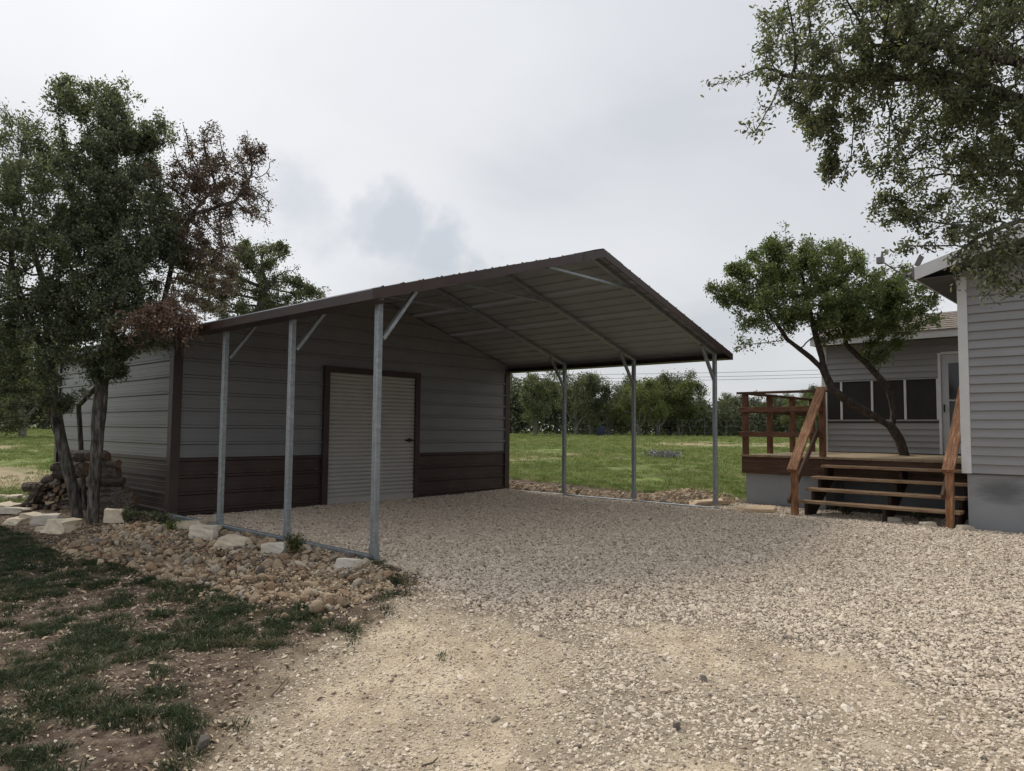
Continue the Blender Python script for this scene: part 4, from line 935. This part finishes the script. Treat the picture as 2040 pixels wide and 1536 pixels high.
far_list = [  # pixel x, depth, kind, scale, turn, label
    (1066, 50, 'oak', .88, .4, 'forked oak with pale trunk standing alone nearest in the field'),
    (1030, 62, 'cedar', .95, 1.2, 'dark cedar at the shed corner behind the forked oak'),
    (1110, 60, 'oak', .95, 2.0, 'dull green oak just behind the forked oak'),
    (1150, 56, 'bare', 1.05, 2.6, 'thin leafed grey oak between the first two carport posts'),
    (1178, 57, 'oak', 1.0, 3.1, 'bushy oak standing beside the dark blue barrel'),
    (1213, 58, 'bare', 1.1, 0.9, 'thin leafed grey oak just past the blue barrel'),
    (1240, 64, 'cedar', .95, 3.5, 'very dark cedar behind the middle carport post'),
    (1272, 54, 'round', .98, 4.4, 'tall yellow green tree right behind the middle carport post'),
    (1308, 57, 'round', 1.08, 5.4, 'bright yellow green tree, tallest at the field edge'),
    (1335, 62, 'cedar', 1.0, .5, 'dark green cedar behind the bright yellow green tree'),
    (1352, 58, 'oak', 1.08, 1.6, 'oak with dark ragged top where the tall trees end'),
    (1372, 63, 'bare', 1.02, 2.2, 'grey bare limbed oak at the end of the tall trees'),
    (1402, 66, 'cedar', .72, 2.9, 'low dark cedar left of the front carport post'),
    (1436, 60, 'bare', .74, 3.7, 'pale bare limbed oak seen behind the front carport post'),
    (1462, 66, 'oak', .78, 4.6, 'low oak between the front carport post and the deck'),
    (1502, 66, 'cedar', .78, 5.2, 'dark low cedar behind the corner of the deck rail'),
    (1545, 62, 'oak', .72, .2, 'low green oak behind the middle of the deck rail'),
    (1600, 56, 'round', .74, 1.1, 'bright green tree behind the upper end of the handrail'),
    (1640, 62, 'oak', .9, 1.9, 'green oak at the corner of the screened porch room'),
    (46, 37, 'oak', 1.25, 2.5, 'oak with leaning trunk alone in the left field'),
    (-30, 48, 'cedar', 1.3, 3.3, 'dark cedar at the left field edge'),
    (20, 56, 'cedar', 1.2, 4.1, 'dark cedar behind the leaning field oak'),
    (88, 58, 'cedar', 1.1, 4.9, 'dark cedar just left of the shed far corner'),
]
def ground_at(px, D):
    P = at(px, 860, D); P[2] = hgt(P[0], P[1]); return P
for i, (px_, D_, kd, sc_, rz, lab) in enumerate(far_list):
    P = ground_at(px_, D_); t = thing('field_tree', lab, 'tree', tuple(P), 'trees at the field edge')
    t.scale = (sc_, sc_, sc_ * rng.uniform(.95, 1.05)); t.rotation_euler = (0, 0, rz)
    link('trunk', protos[kd][0], t); link('crown', protos[kd][1], t)
# the wood behind them reads as one mass
r = np.random.default_rng(77); n = 170000
lat = r.uniform(-75, 62, n); dp = 59 + 24 * r.random(n) ** 1.3
P = CAM + np.outer(dp, Fw * [1, 1, 0]) + np.outer(lat, _R)
top = (2.2 + 1.4 * sstep(19, 12, lat) + 3.0 * sstep(-30, -38, lat)) * (.55 + .75 * vnoise(lat, dp * .4, 3.6, 8)) + 1.3 * vnoise(lat, dp, 1.3, 9) ** 2
P[:, 2] = hgt(P[:, 0], P[:, 1]) + top * r.random(n) ** .8
v, f = leaves(P, .33, r, .4, .6)
tag(link('woods', mesh_np('woods', v, f, [X['leaf_d']])), 'dark cedar and oak wood beyond the field', 'woods', kind='stuff')

# ------------------------------------------------------------------ wires, fence, pole, barrel, flowers in the field
for i, (ya, yb_) in enumerate(((735, 722), (743, 731), (749, 738))):
    a = at(1000, ya + 12, 90 + i); c = at(2300, yb_ - 14, 84 + i); pts = []
    for k in range(13):
        f_ = k / 12; p = a + (c - a) * f_; p[2] -= 1.1 * 4 * f_ * (1 - f_) * .5; pts.append(p)
    tag(MB().tube(pts, .022, 4).build('power_line', X['wire'], None, loc=tuple(a)), ('topmost', 'middle', 'lowest')[i] + ' of the power lines crossing the sky behind the deck', 'power line', 'power lines')
P = ground_at(1017, 64)
up_ = thing('utility_pole', 'dark utility pole standing at the right edge of the shed', 'pole', tuple(P))
MB().tube([P - [0, 0, .3], P + [0, 0, 9]], [.13, .09], 8).build('shaft', X['pole'], up_)
MB().box(tuple(P + [-.9, -.06, 8.3]), tuple(P + [.9, .06, 8.44])).build('crossarm', X['pole'], up_)
fn = thing('wire_fence', 'wire fence with thin posts along the field edge', 'fence', tuple(ground_at(1300, 50)))
fx = np.linspace(1270, 1760, 12); fpts = [ground_at(px_, 51.5) for px_ in fx]
for p in fpts: MB().tube([p - [0, 0, .2], p + [0, 0, 1.25]], .018, 6).build('fence_post', X['wire'], fn)
for hz in (.35, .8, 1.2): MB().tube([p + [0, 0, hz] for p in fpts], .006, 4).build('strand', X['wire'], fn)
P = ground_at(1197, 52)
bb = thing('barrel', 'dark blue plastic barrel under the far trees', 'barrel', tuple(P))
MB().tube([P, P + [0, 0, .05], P + [0, 0, .28], P + [0, 0, .32], P + [0, 0, .6], P + [0, 0, .72]], [.26, .29, .29, .305, .29, .27], 14).build('drum', X['blue'], bb)
MB().tube([P + [0, 0, .721], P + [0, 0, .745]], [.28, .28], 14).build('rim', X['blue'], bb)
Pb = gnd(1328, 912); r = np.random.default_rng(5); n = 900
cg = r.normal(size=(26, 2)) * [.34, .5]; gi_ = r.integers(0, 26, n)
Q = Pb + np.outer(cg[gi_, 0] + r.normal(size=n) * .07, _R) + np.outer(cg[gi_, 1] + r.normal(size=n) * .12, Fw * [1, 1, 0]) + np.outer(r.random(n) ** .7 * .2, [0, 0, 1]); Q[:, 2] += hgt(Q[:, 0], Q[:, 1]) - Pb[2]
v, f = leaves(Q, .07, r, .3, .7)
tag(link('wildflowers', mesh_np('wildflowers', v, f, [X['flower']])), 'patch of purple blue wildflowers in the field grass', 'flowers', kind='stuff')

# ------------------------------------------------------------------ rocks
bed = [tuple(gnd(*p)[:2]) for p in ((70, 1082), (215, 1052), (300, 1044), (345, 1050))] + [(-.10, 3.6), (-.07, 0.0)] + [tuple(gnd(*p)[:2]) for p in ((770, 1150), (775, 1178), (720, 1200), (650, 1222), (590, 1205), (500, 1205), (430, 1175), (330, 1160), (240, 1125), (140, 1115))]
def darts(poly, n_try, rmin, rmax, r, kfac=.78):
    xs_ = [p[0] for p in poly]; ys2 = [p[1] for p in poly]; out = []; grid = {}
    cx = r.uniform(min(xs_), max(xs_), n_try); cy = r.uniform(min(ys2), max(ys2), n_try); m = inpoly(cx, cy, poly); cx, cy = cx[m], cy[m]
    rr_ = np.clip(r.lognormal(math.log(.022), .46, len(cx)), rmin, rmax); cell = .10
    order = np.argsort(-rr_ + r.normal(size=len(cx)) * .02)
    for i in order:
        gx_, gy_ = int(cx[i] // cell), int(cy[i] // cell); good = True
        for a in range(-2, 3):
            for b_ in range(-2, 3):
                for (u, w, q_) in grid.get((gx_ + a, gy_ + b_), ()):
                    if (u - cx[i]) ** 2 + (w - cy[i]) ** 2 < ((q_ + rr_[i]) * kfac) ** 2: good = False; break
                if not good: break
            if not good: break
        if good: grid.setdefault((gx_, gy_), []).append((cx[i], cy[i], rr_[i])); out.append((cx[i], cy[i], rr_[i]))
    return np.array(out)
BLK = [(375, 1049, 64, 14), (409, 1062, 60, 24), (462, 1084, 66, 18), (546, 1096, 54, 22), (691, 1128, 52, 26), (629, 1213, 34, 28)]
BC = [gnd(a, b_ + h_ * .42) for a, b_, w_, h_ in BLK]; BR = [w_ / FPX * dep(p) * .52 for (a, b_, w_, h_), p in zip(BLK, BC)]
def clear_(Q, k=1.0):
    m = np.ones(len(Q), bool)
    for p, q_ in zip(BC, BR): m &= np.hypot(Q[:, 0] - p[0], Q[:, 1] - p[1]) > q_ * k
    return Q[m]
r = np.random.default_rng(42)
R1 = darts(bed, 34000, .012, .064, r, .70)
R1 = clear_(R1)
keepd = vnoise(R1[:, 0], R1[:, 1], .8, 61) + .35 * (R1[:, 1] < 2.2)
R1 = R1[(keepd > .30)]
rock_me = {k: [blob_mesh('river_rock', 200 + 10 * j + i, .62, .36, 2, i % 3 == 0, [X['rock_' + k]], 4 + i % 3 * 3) for i in range(9)] for j, k in enumerate(('tan', 'rust', 'pale', 'grey'))}
mixm = [blob_mesh('river_rock', 300 + i, .62, .36, 2, i % 3 == 0, [X['rocks']], 4 + i % 3 * 3) for i in range(9)]
dd = (np.column_stack([R1[:, :2], np.zeros(len(R1))]) - CAM) @ Fw
order = np.argsort(-(R1[:, 2] / dd)); big = order[:290]; rest = order[290:]
ZONES = [(-.55, 'at the bed tip'), (.35, 'below the front corner post block'), (1.3, 'below the yellow green shrub'), (2.4, 'below the flat cream slab'), (3.4, 'below the chunky white block'), (9, 'at the oak end')]
LAB = dict(tan='rounded tan river stone in the rock bed beside the carport rail', rust='rounded reddish brown river stone in the rock bed beside the carport rail',
           pale='rounded pale cream river stone in the rock bed beside the carport rail', grey='rounded dull grey river stone in the rock bed beside the carport rail')
for i in big:
    k = r.choice(['tan', 'rust', 'pale', 'grey'], p=[.52, .22, .16, .10]); X_, Y_, R_ = R1[i]
    o = link('river_stone', rock_me[k][r.integers(0, 9)], None, (X_, Y_, float(gz(X_, Y_)) + R_ * r.uniform(.1, .4) + r.random() ** 3 * .02))
    o.rotation_euler = (r.normal() * .5, r.normal() * .5, r.uniform(0, 6.3)); o.scale = tuple(R_ * r.uniform(.75, 1.25, 3)); tag(o, '%s %s river stone %s, %s' % ('large' if R_ > .048 else ('middling' if R_ > .040 else 'small'), dict(tan='tan', rust='reddish brown', pale='pale cream', grey='dull grey')[k], next(z_ for y_, z_ in ZONES if Y_ < y_), 'by the base rail' if X_ > -.45 else ('near the bed centre' if X_ > -1.0 else 'on the grass side')), 'stone', 'river stones in the bed beside the carport')
strip = [(W + .06, 5.9), (W + .9, 5.9), (W + 1.0, 3.2), (7.6, 1.8), (8.5, 2.0), (8.8, .9), (7.95, .2), (7.4, .0), (W + .25, .5), (W + .06, 1.2)]
R2 = darts(strip, 9000, .02, .07, r, .66)
under_ = R1[rest]; R3 = np.concatenate([under_, R2])
# an under-layer of smaller stones fills the gaps
fx_ = r.uniform(-2.2, 0, 9000); fy_ = r.uniform(-1.6, 5.2, 9000); m = inpoly(fx_, fy_, bed)
R4 = np.column_stack([fx_[m], fy_[m], r.uniform(.012, .026, m.sum())])
R4 = R4[vnoise(R4[:, 0], R4[:, 1], .5, 62) > .45]
ang = r.uniform(0, 6.28, 420); bp_ = np.array(bed)[r.integers(4, len(bed), 420)]; R5 = np.column_stack([bp_[:, 0] + np.cos(ang) * r.gamma(1.2, .16, 420), bp_[:, 1] + np.sin(ang) * r.gamma(1.2, .16, 420), np.clip(r.lognormal(math.log(.017), .4, 420), .008, .04)])
R5 = R5[(R5[:, 0] < -.12) & (R5[:, 1] < 4.2)]
R3 = np.concatenate([R3, R4, R5])
n = len(R3)
scatter('river_stones', np.column_stack([R3[:, 0], R3[:, 1], gz(R3[:, 0], R3[:, 1]) + R3[:, 2] * r.uniform(.05, .4, n)]), r.normal(size=(n, 3)) * .5 + r.uniform(0, 6.3, (n, 1)) * [0, 0, 1], R3[:, 2:3] * r.uniform(.7, 1.3, (n, 3)), r.integers(0, 9, n), mixm,
        'smaller river stones filling the rock beds on both sides of the carport', 'stones')
print('rocks', len(R1), len(R2), len(R4))

def block(name, label, cat, px_, py_, wpx, hpx, m, seed, group=None, depth_ratio=.7, rz=0.0, cut=5, lift=.0):
    """an edging stone: width and height as seen, set on the ground"""
    P = gnd(px_, py_ + hpx * .42); D_ = dep(P); w, h = wpx / FPX * D_ * .95, hpx / FPX * D_ * 1.05
    r = np.random.default_rng(seed); bm = bmesh.new(); bmesh.ops.create_cube(bm, size=1); bmesh.ops.subdivide_edges(bm, edges=bm.edges[:], cuts=3, use_grid_fill=True)
    k = r.normal(size=(5, 3)) * 3; ph = r.random(5) * 6.3; tilt = r.uniform(-.12, .12, 2)
    tp = r.uniform(.72, .92, 2); sh_ = r.uniform(-.12, .12, 2)
    for v in bm.verts:
        p = np.array(v.co); q_ = p.copy(); e = (np.abs(p) > .45).sum(); f_ = p[2] + .5; q_[:2] = q_[:2] * (1 + (tp - 1) * f_) + sh_ * f_
        q_ *= 1 - .02 * max(0, e - 1)
        d = sum(math.sin(k[i] @ p + ph[i]) for i in range(5)) * .035; q_ += np.array([d, d * .8, d * .5]) * (.6 + .4 * np.sign(p)) + r.normal(size=3) * .02
        v.co = q_ * [w, w * depth_ratio, h]
        v.co.z += v.co.x * tilt[0] + v.co.y * tilt[1]
    me = bpy.data.meshes.new(name); bm.to_mesh(me); bm.free(); me.materials.append(X[m])
    o = link(name, me, None, (P[0], P[1], P[2] + h * .40 + lift)); o.rotation_euler = (0, 0, math.atan2(_R[1], _R[0]) + rz)
    return tag(o, label, cat, group, 'thing')
G1 = 'limestone blocks along the base rail'
block('limestone_block', 'flat tan limestone slab by the shed corner, farthest along the base rail', 'stone', 375, 1049, 64, 14, 'lime_tan', 1, G1, .8, -.1, 5, .02)
block('limestone_block', 'chunky white limestone block beside the first post from the shed', 'stone', 409, 1062, 60, 24, 'lime', 2, G1, .55, -.25, 5, .01)
block('limestone_block', 'flat cream limestone slab between the first and second posts', 'stone', 462, 1084, 66, 18, 'lime_tan', 3, G1, .7, -.2, 5, .02)
block('limestone_block', 'white limestone block beside the yellow green shrub', 'stone', 546, 1096, 54, 22, 'lime', 4, G1, .6, -.1, 5, .01)
block('limestone_block', 'white limestone block at the foot of the front corner post', 'stone', 691, 1128, 52, 26, 'lime', 5, G1, .55, -.3)
block('limestone_block', 'rounded cream boulder right of the twin oak trunks', 'stone', 230, 1029, 40, 25, 'lime_tan', 6, None, .7, .2)
G2 = 'flat limestone edging around the oaks'
for i, (a, b_, w_, h_, l_) in enumerate([(125, 1046, 62, 26, 'largest flat pale stone of the edging left of the oak trunks'), (96, 1034, 52, 20, 'wedge shaped pale stone beside the largest edging stone'), (88, 1053, 30, 11, 'small tan stone tucked below the largest edging stone'),
                                         (66, 1030, 46, 19, 'third large pale stone of the edging counted from the oaks'), (36, 1038, 46, 13, 'long low pale stone at the grass edge of the edging'), (30, 1018, 56, 13, 'long flat cream stone in front of the firewood heap'),
                                         (14, 1008, 46, 11, 'flat cream stone at the picture edge near the firewood heap'), (26, 992, 34, 12, 'pale hump shaped stone at the far end of the edging'), (6, 990, 26, 8, 'thin pale stone at the far end of the edging'), (48, 992, 30, 10, 'narrow tan stone touching the firewood heap')]):
    block('edging_stone', l_, 'stone', a, b_ + h_ * .08, w_ * 1.02, h_ * .92, 'lime' if i % 4 == 1 else 'lime_tan', 20 + i, G2, .85, r.uniform(-.4, .4))
for (a, b_, w_, h_, mk, sd0, cut_, l_) in ((629, 1226, 34, 30, 'rock_tan', 40, 0, 'large rounded tan rock at the front of the rock bed'), (403, 1506, 38, 44, 'rock_grey', 47, 7, 'brown angular rock alone in the yard grass')):
    P = gnd(a, b_); D_ = dep(P); o = link('boulder', blob_mesh('boulder', sd0, .8, .14, 3, cut_ == 0, [X[mk]], cut_), None, (P[0], P[1], P[2] + h_ / FPX * D_ * .42))
    o.scale = (w_ / FPX * D_ * .56,) * 3; o.rotation_euler = (.3 if cut_ else 0, -.35 if cut_ else 0, .6); tag(o, l_, 'stone')
block('stepping_slab', 'thin tan stepping slab behind the front right carport post', 'slab', 1405, 1001, 74, 9, 'slabstone', 42, 'stepping slabs', .8, .1)
block('stepping_slab', 'thin tan stepping slab between carport post and steps', 'slab', 1500, 1015, 84, 10, 'slabstone', 43, 'stepping slabs', .5, .1)
for i, (a, b_, l_) in enumerate([(1778, 1036, 'pale stone under the middle of the bottom step'), (1850, 1045, 'pale stone under the bottom step near the right newel'), (1922, 1053, 'flat pale stone against the house foundation by the newel')]):
    block('pale_stone', l_, 'stone', a, b_, 30, 10, 'lime', 50 + i, 'stones along the foot of the steps', .8)
for i, (a, b_, l_) in enumerate([(1400, 1354, 'dark charcoal stone lying in the worn drive'), (1348, 1450, 'blue grey stone lying in the foreground gravel')]):
    block('dark_stone', l_, 'stone', a, b_, 15, 13, 'rock_grey', 60 + i, None, .8)

# ------------------------------------------------------------------ firewood
def log_mesh(name, P, d, L, rad, seed, flat=1.0):
    r = np.random.default_rng(seed); d = np.asarray(d, float); d /= np.linalg.norm(d); n = 9; mb_ = MB(); pts = []; rr_ = []
    base = r.uniform(.78, 1.18, n)
    for k in range(5):
        pts.append(d * L * (k / 4 - .5) + r.normal(size=3) * rad * .06); rr_.append([rad * b_ * r.uniform(.92, 1.08) * (.93 if k in (0, 4) else 1) for b_ in base])
    mb_.tube(pts, rr_, n, 0, True, 1); o = mb_.build(name, [X['log'], X['logend']], None, loc=(0, 0, 0)); o.location = tuple(P); return o
lg = [(1205, 560, 190, 90), (1180, 665, 230, 140), (1215, 765, 270, 95), (1195, 838, 280, 62), (1235, 890, 310, 120), (1290, 1000, 410, 150), (1130, 1030, 160, 120), (905, 490, 190, 130), (1120, 490, 120, 110), (905, 630, 80, 150)]
names_ = ['topmost weathered log of the stack right of the trunks', 'thick grey log second from the top, right of the trunks', 'grey log in the middle of the stack right of the trunks', 'thin log wedged in the middle of the stack', 'rough log second from the bottom of the stack', 'largest bottom log of the stack by the shed wall', 'dark log behind the right trunk at ground level', 'weathered log on top of the pile between the two trunks', 'short log leaning on top against the shed wall', 'pale log end showing between the two trunks']
for i, ((a, b_, w_, h_), nm_) in enumerate(zip(lg, names_)):
    px_, py_ = a / 5.484, 820 + b_ / 5.484; D_ = 10.15 + .05 * math.sin(i * 2.1); P = at(px_, py_, D_); L_ = w_ / 5.484 / FPX * D_ * 1.05; R_ = h_ / 5.484 / FPX * D_ / 2 * 1.1
    P[0] = min(P[0], -.06 - L_ * .35)
    d_ = Rt * 1.0 + np.array([0, 0, r.uniform(-.05, .2)]) + Fw * r.uniform(-.25, .05)
    tag(log_mesh('firewood_log', P, d_, L_, R_, 500 + i), nm_, 'log', 'stacked firewood logs by the shed')
k = 0
for i in range(70):
    f_ = r.random(); px_ = 62 + 92 * f_ + r.normal() * 3; top_ = 968 - 22 * f_; py_ = r.uniform(top_, 1012)
    D_ = 10.7 + (1012 - py_) / 44 * .35 + r.uniform(-.06, .06); P = at(px_, py_, D_)
    d_ = Fw * r.uniform(.5, 1) + Rt * r.normal() * .25 + np.array([0, 0, r.normal() * .25])
    tag(log_mesh('firewood_piece', P, d_, r.uniform(.22, .34), r.uniform(.022, .045), 600 + i), 'dark split firewood piece, %s of the low heap, %s' % (('top', 'middle', 'bottom')[min(2, int((py_ - top_) / (1013 - top_) * 3))], ('at its left end', 'near its centre', 'next to the leaning trunk')[min(2, max(0, int((px_ - 58) / 34)))]), 'firewood', 'split firewood in the low heap')
for i, (a, b_, w_, ang, nm_) in enumerate([(340, 815, 140, .0, 'stubby dark log lying at the left end of the firewood heap'), (380, 880, 200, 1.2, 'long dark branch leaning on the firewood heap'), (520, 740, 110, .5, 'split log on top of the firewood heap'), (640, 610, 150, .05, 'reddish split log on top of the pile beside the leaning trunk'), (650, 575, 120, .2, 'thin reddish log highest on the pile beside the leaning trunk'), (670, 670, 150, .1, 'thick pale log beside the leaning trunk'), (605, 700, 60, 1.5, 'upright tan split log at the edge of the pile')]):
    D_ = 10.75; P = at(a / 5.484, 820 + b_ / 5.484, D_); d_ = Rt * math.cos(ang) + np.array([0, 0, 1]) * math.sin(ang) + Fw * .2
    tag(log_mesh('firewood_log', P, d_, w_ / 5.484 / FPX * D_, (.07, .045, .06, .055, .04, .075, .05)[i], 700 + i), nm_, 'log', 'loose logs on the firewood heap')

# ------------------------------------------------------------------ grass, weeds, litter
def clump_mesh(name, seed, n, h, spread, m, bw=.006):
    r = np.random.default_rng(seed); V_ = []; F_ = []
    for i in range(n):
        a = r.uniform(0, 6.283); rr_ = spread * math.sqrt(r.random()); p = np.array([rr_ * math.cos(a), rr_ * math.sin(a), -.005]); hh = h * r.uniform(.5, 1.2)
        a2 = a + r.normal() * .9; ln_ = np.array([math.cos(a2), math.sin(a2), 0]) * r.uniform(.2, 1.5) * hh; sd_ = np.array([-math.sin(a), math.cos(a), 0]) * bw * r.uniform(.7, 1.3) * .5
        mid = p + ln_ * .35 + np.array([0, 0, hh * .6]); tip = p + ln_ + np.array([0, 0, hh * .95]); k_ = len(V_)
        V_ += [p - sd_, p + sd_, mid + sd_ * .8, mid - sd_ * .8, tip]; F_ += [(k_, k_ + 1, k_ + 2, k_ + 3), (k_ + 3, k_ + 2, k_ + 4)]
    return mesh_np(name, np.array(V_), F_, [m])
yc = [clump_mesh('grass_clump', 800 + i, 44, .052, .070, X['grass_dark'], .005) for i in range(4)]
N = 130000; x = rng.uniform(-8.6, .1, N); y = rng.uniform(-4.6, 8.2, N); s, l, yd, fd, wn = masks(x, y)
bedk = inpoly(x, y, bed); f1 = .42 * fbm(x, y, .75, 5) + .58 * fbm(x, y, .30, 17) + .6 * (vnoise(x, y, .11, 6) - .5)
dens = sstep(.55, .74, f1 + .10 * sstep(.2, 1.5, side(x, y)) + .06 * sstep(1.0, 3, y)) * sstep(.1, .9, yd)
ok = in_view(x, y, gz(x, y), 1400) & (rng.random(N) < dens * .55) & (~bedk) & ~((x > -1.6) & (y > 3.9))
x, y = x[ok], y[ok]; n = len(x); sz = rng.uniform(.35, 1.15, n)
scatter('yard_grass', np.column_stack([x, y, gz(x, y)]), rng.uniform(-.15, .15, (n, 3)) + rng.uniform(0, 6.3, (n, 1)) * [0, 0, 1], sz[:, None] * np.array([1, 1, .8]), rng.integers(0, 4, n), yc, 'dark green grass growing in patches over the shaded yard', 'grass')
print('yard', n)
fc = [clump_mesh('grass_clump', 820 + i, 16, .13, .16, X['grass_field'], .012) for i in range(3)]
N = 90000; dp_ = 9 + 46 * rng.random(N) ** 1.25; la = (rng.random(N) - .5) * 1.55 * dp_
P = CAM + np.outer(dp_, Fw * [1, 1, 0]) + np.outer(la, _R); x, y = P[:, 0], P[:, 1]; s, l, yd, fd, wn = masks(x, y)
rd = sstep(31, 34, s) * sstep(41, 38, s) * sstep(4, 9, l) + sstep(13.2, 14.2, s) * sstep(18.5, 17.5, s) * sstep(-5.5, -7, l)
ok = (fd > .5) & ~((x > 6.6) & (x < 16) & (y < .3) & (y > -11)) & ~((x > -.1) & (x < 8.0) & (y < 9.8)) & (rng.random(N) < .8 * (1 - .85 * np.clip(rd, 0, 1)) * sstep(.25, .5, fbm(x, y, 1.8, 71)))
x, y, dp_ = x[ok], y[ok], dp_[ok]; n = len(x)
scatter('field_grass', np.column_stack([x, y, hgt(x, y)]), rng.uniform(-.15, .15, (n, 3)) + rng.uniform(0, 6.3, (n, 1)) * [0, 0, 1], (rng.uniform(.4, 1.0, n) * (.75 + dp_ / 45))[:, None] * np.array([1, 1, .62]), rng.integers(0, 3, n), fc, 'short green field grass beyond the carport', 'grass')
print('field', n)
lm = []
for i in range(3):
    v, f = leaves(np.zeros((1, 3)), .05, np.random.default_rng(i), 2.0, .4); q_ = np.array([[-.5, 0, 0], [0, .2, .06], [.5, 0, .02], [0, -.2, .05]]) * [1, 1, 1 + i]
    lm.append(mesh_np('fallen_leaf', q_, np.array([[0, 1, 2, 3]]), [X['litter']]))
N = 130000; x = rng.uniform(-7.4, .1, N); y = rng.uniform(-4.6, 6.5, N); s, l, yd, fd, wn = masks(x, y)
ok = in_view(x, y, gz(x, y), 1200) & (rng.random(N) < yd * (.25 + .75 * sstep(.4, .6, fbm(x, y, .6, 81))) * .75); x, y = x[ok], y[ok]; n = len(x)
scatter('leaf_litter', np.column_stack([x, y, gz(x, y) + .006 + .03 * inpoly(x, y, bed)]), rng.normal(size=(n, 3)) * .28 + rng.uniform(0, 6.3, (n, 1)) * [0, 0, 1], (np.clip(rng.lognormal(math.log(.028), .4, n), .012, .055))[:, None] * np.ones((n, 3)), rng.integers(0, 3, n), lm, 'dry pale oak leaves scattered over the yard soil', 'leaves')
# single weeds at the drive's edge
wl_ = ['broad leafed weed standing farthest out on the bare drive edge', 'weed tuft left of the broad leafed weed at the drive edge', 'weed tuft below the front of the rock bed', 'weed tuft just under the large tan rock', 'weed tuft left of the others below the rock bed', 'lone small weed in the middle of the bare drive', 'grass tuft growing among the river stones', 'weed tuft between the tan rock and the bare drive', 'weed tuft right of the large tan rock', 'weed tuft beside the dry leaning stick']
wt_ = [(705, 1288), (618, 1302), (574, 1252), (660, 1246), (545, 1268), (885, 1311), (470, 1196), (690, 1258), (720, 1240), (588, 1234)]
for i, (a, b_) in enumerate(wt_):
    P = gnd(a, b_); o = link('weed_tuft', yc[i % 4], None, tuple(P)); s_c = rng.uniform(.7, 1.2); o.scale = (s_c, s_c, s_c); o.rotation_euler = (0, 0, i * 1.3)
    tag(o, wl_[i], 'weed', 'weed tufts at the edge of the drive')
def shrub(name, label, P, rad, hh, n, ls, m, seed, cat='plant'):
    r = np.random.default_rng(seed); t = thing(name, label, cat, tuple(P)); mb_ = MB(); pts = []
    for i in range(9):
        a = r.uniform(0, 6.28); e = np.array([math.cos(a) * rad * r.uniform(.2, 1), math.sin(a) * rad * r.uniform(.2, 1), hh * r.uniform(.6, 1)])
        mb_.tube([P, P + e * [.4, .4, .55], P + e], [.006, .004, .002], 4); pts += [P + e * f_ for f_ in (.45, .6, .75, .9, 1)]
    mb_.build('stem', X['twig'], t); pts = np.array(pts); Q = pts[r.integers(0, len(pts), n)] + r.normal(size=(n, 3)) * rad * .16; v, f = leaves(Q, ls, r, .4, .5)
    link('foliage', mesh_np('foliage', v - np.array(P), f, [X[m]]), t); return t
shrub('small_shrub', 'small yellow green shrub beside the base rail', gnd(588, 1108), .10, .20, 420, .03, 'leaf_w', 1)
shrub('small_plant', 'low dark plant at the shed corner by the boulder', gnd(262, 1036), .16, .14, 500, .035, 'leaf_oak', 2)
shrub('small_plant', 'low dark plant under the brown corner trim', gnd(312, 1040), .18, .10, 420, .035, 'leaf_oak', 3)
shrub('small_plant', 'green weed beside the flat slab near the shed corner', gnd(342, 1058), .08, .12, 220, .035, 'leaf_deck', 4)
shrub('small_plant', 'dark weed under the steps near the left stringer', np.array([7.3, -1.75, 0.0]), .12, .16, 220, .05, 'leaf_oak', 5)
shrub('small_plant', 'dark weed under the steps right of the middle stringer', np.array([7.2, -2.75, 0.0]), .12, .18, 240, .05, 'leaf_oak', 6)
for i, (a, b_, c_, d_, l_) in enumerate([(1284, 1262, 1312, 1276, 'thin curved twig on the worn drive'), (840, 1530, 872, 1520, 'brown stick lying at the front edge of the drive'), (540, 1395, 575, 1355, 'thin pale twig at the edge of the grass'), (590, 1240, 596, 1190, 'dry stick leaning on the front of the rock bed')]):
    p0, p1 = gnd(a, b_), gnd(c_, d_); md_ = (p0 + p1) / 2 + [0, 0, .012]
    tag(MB().tube([p0 + [0, 0, .008], md_ + rng.normal(size=3) * .01, p1 + [0, 0, .01]], [.005, .0045, .003], 5).build('twig', X['twig'], None, loc=tuple(p0)), l_, 'twig')
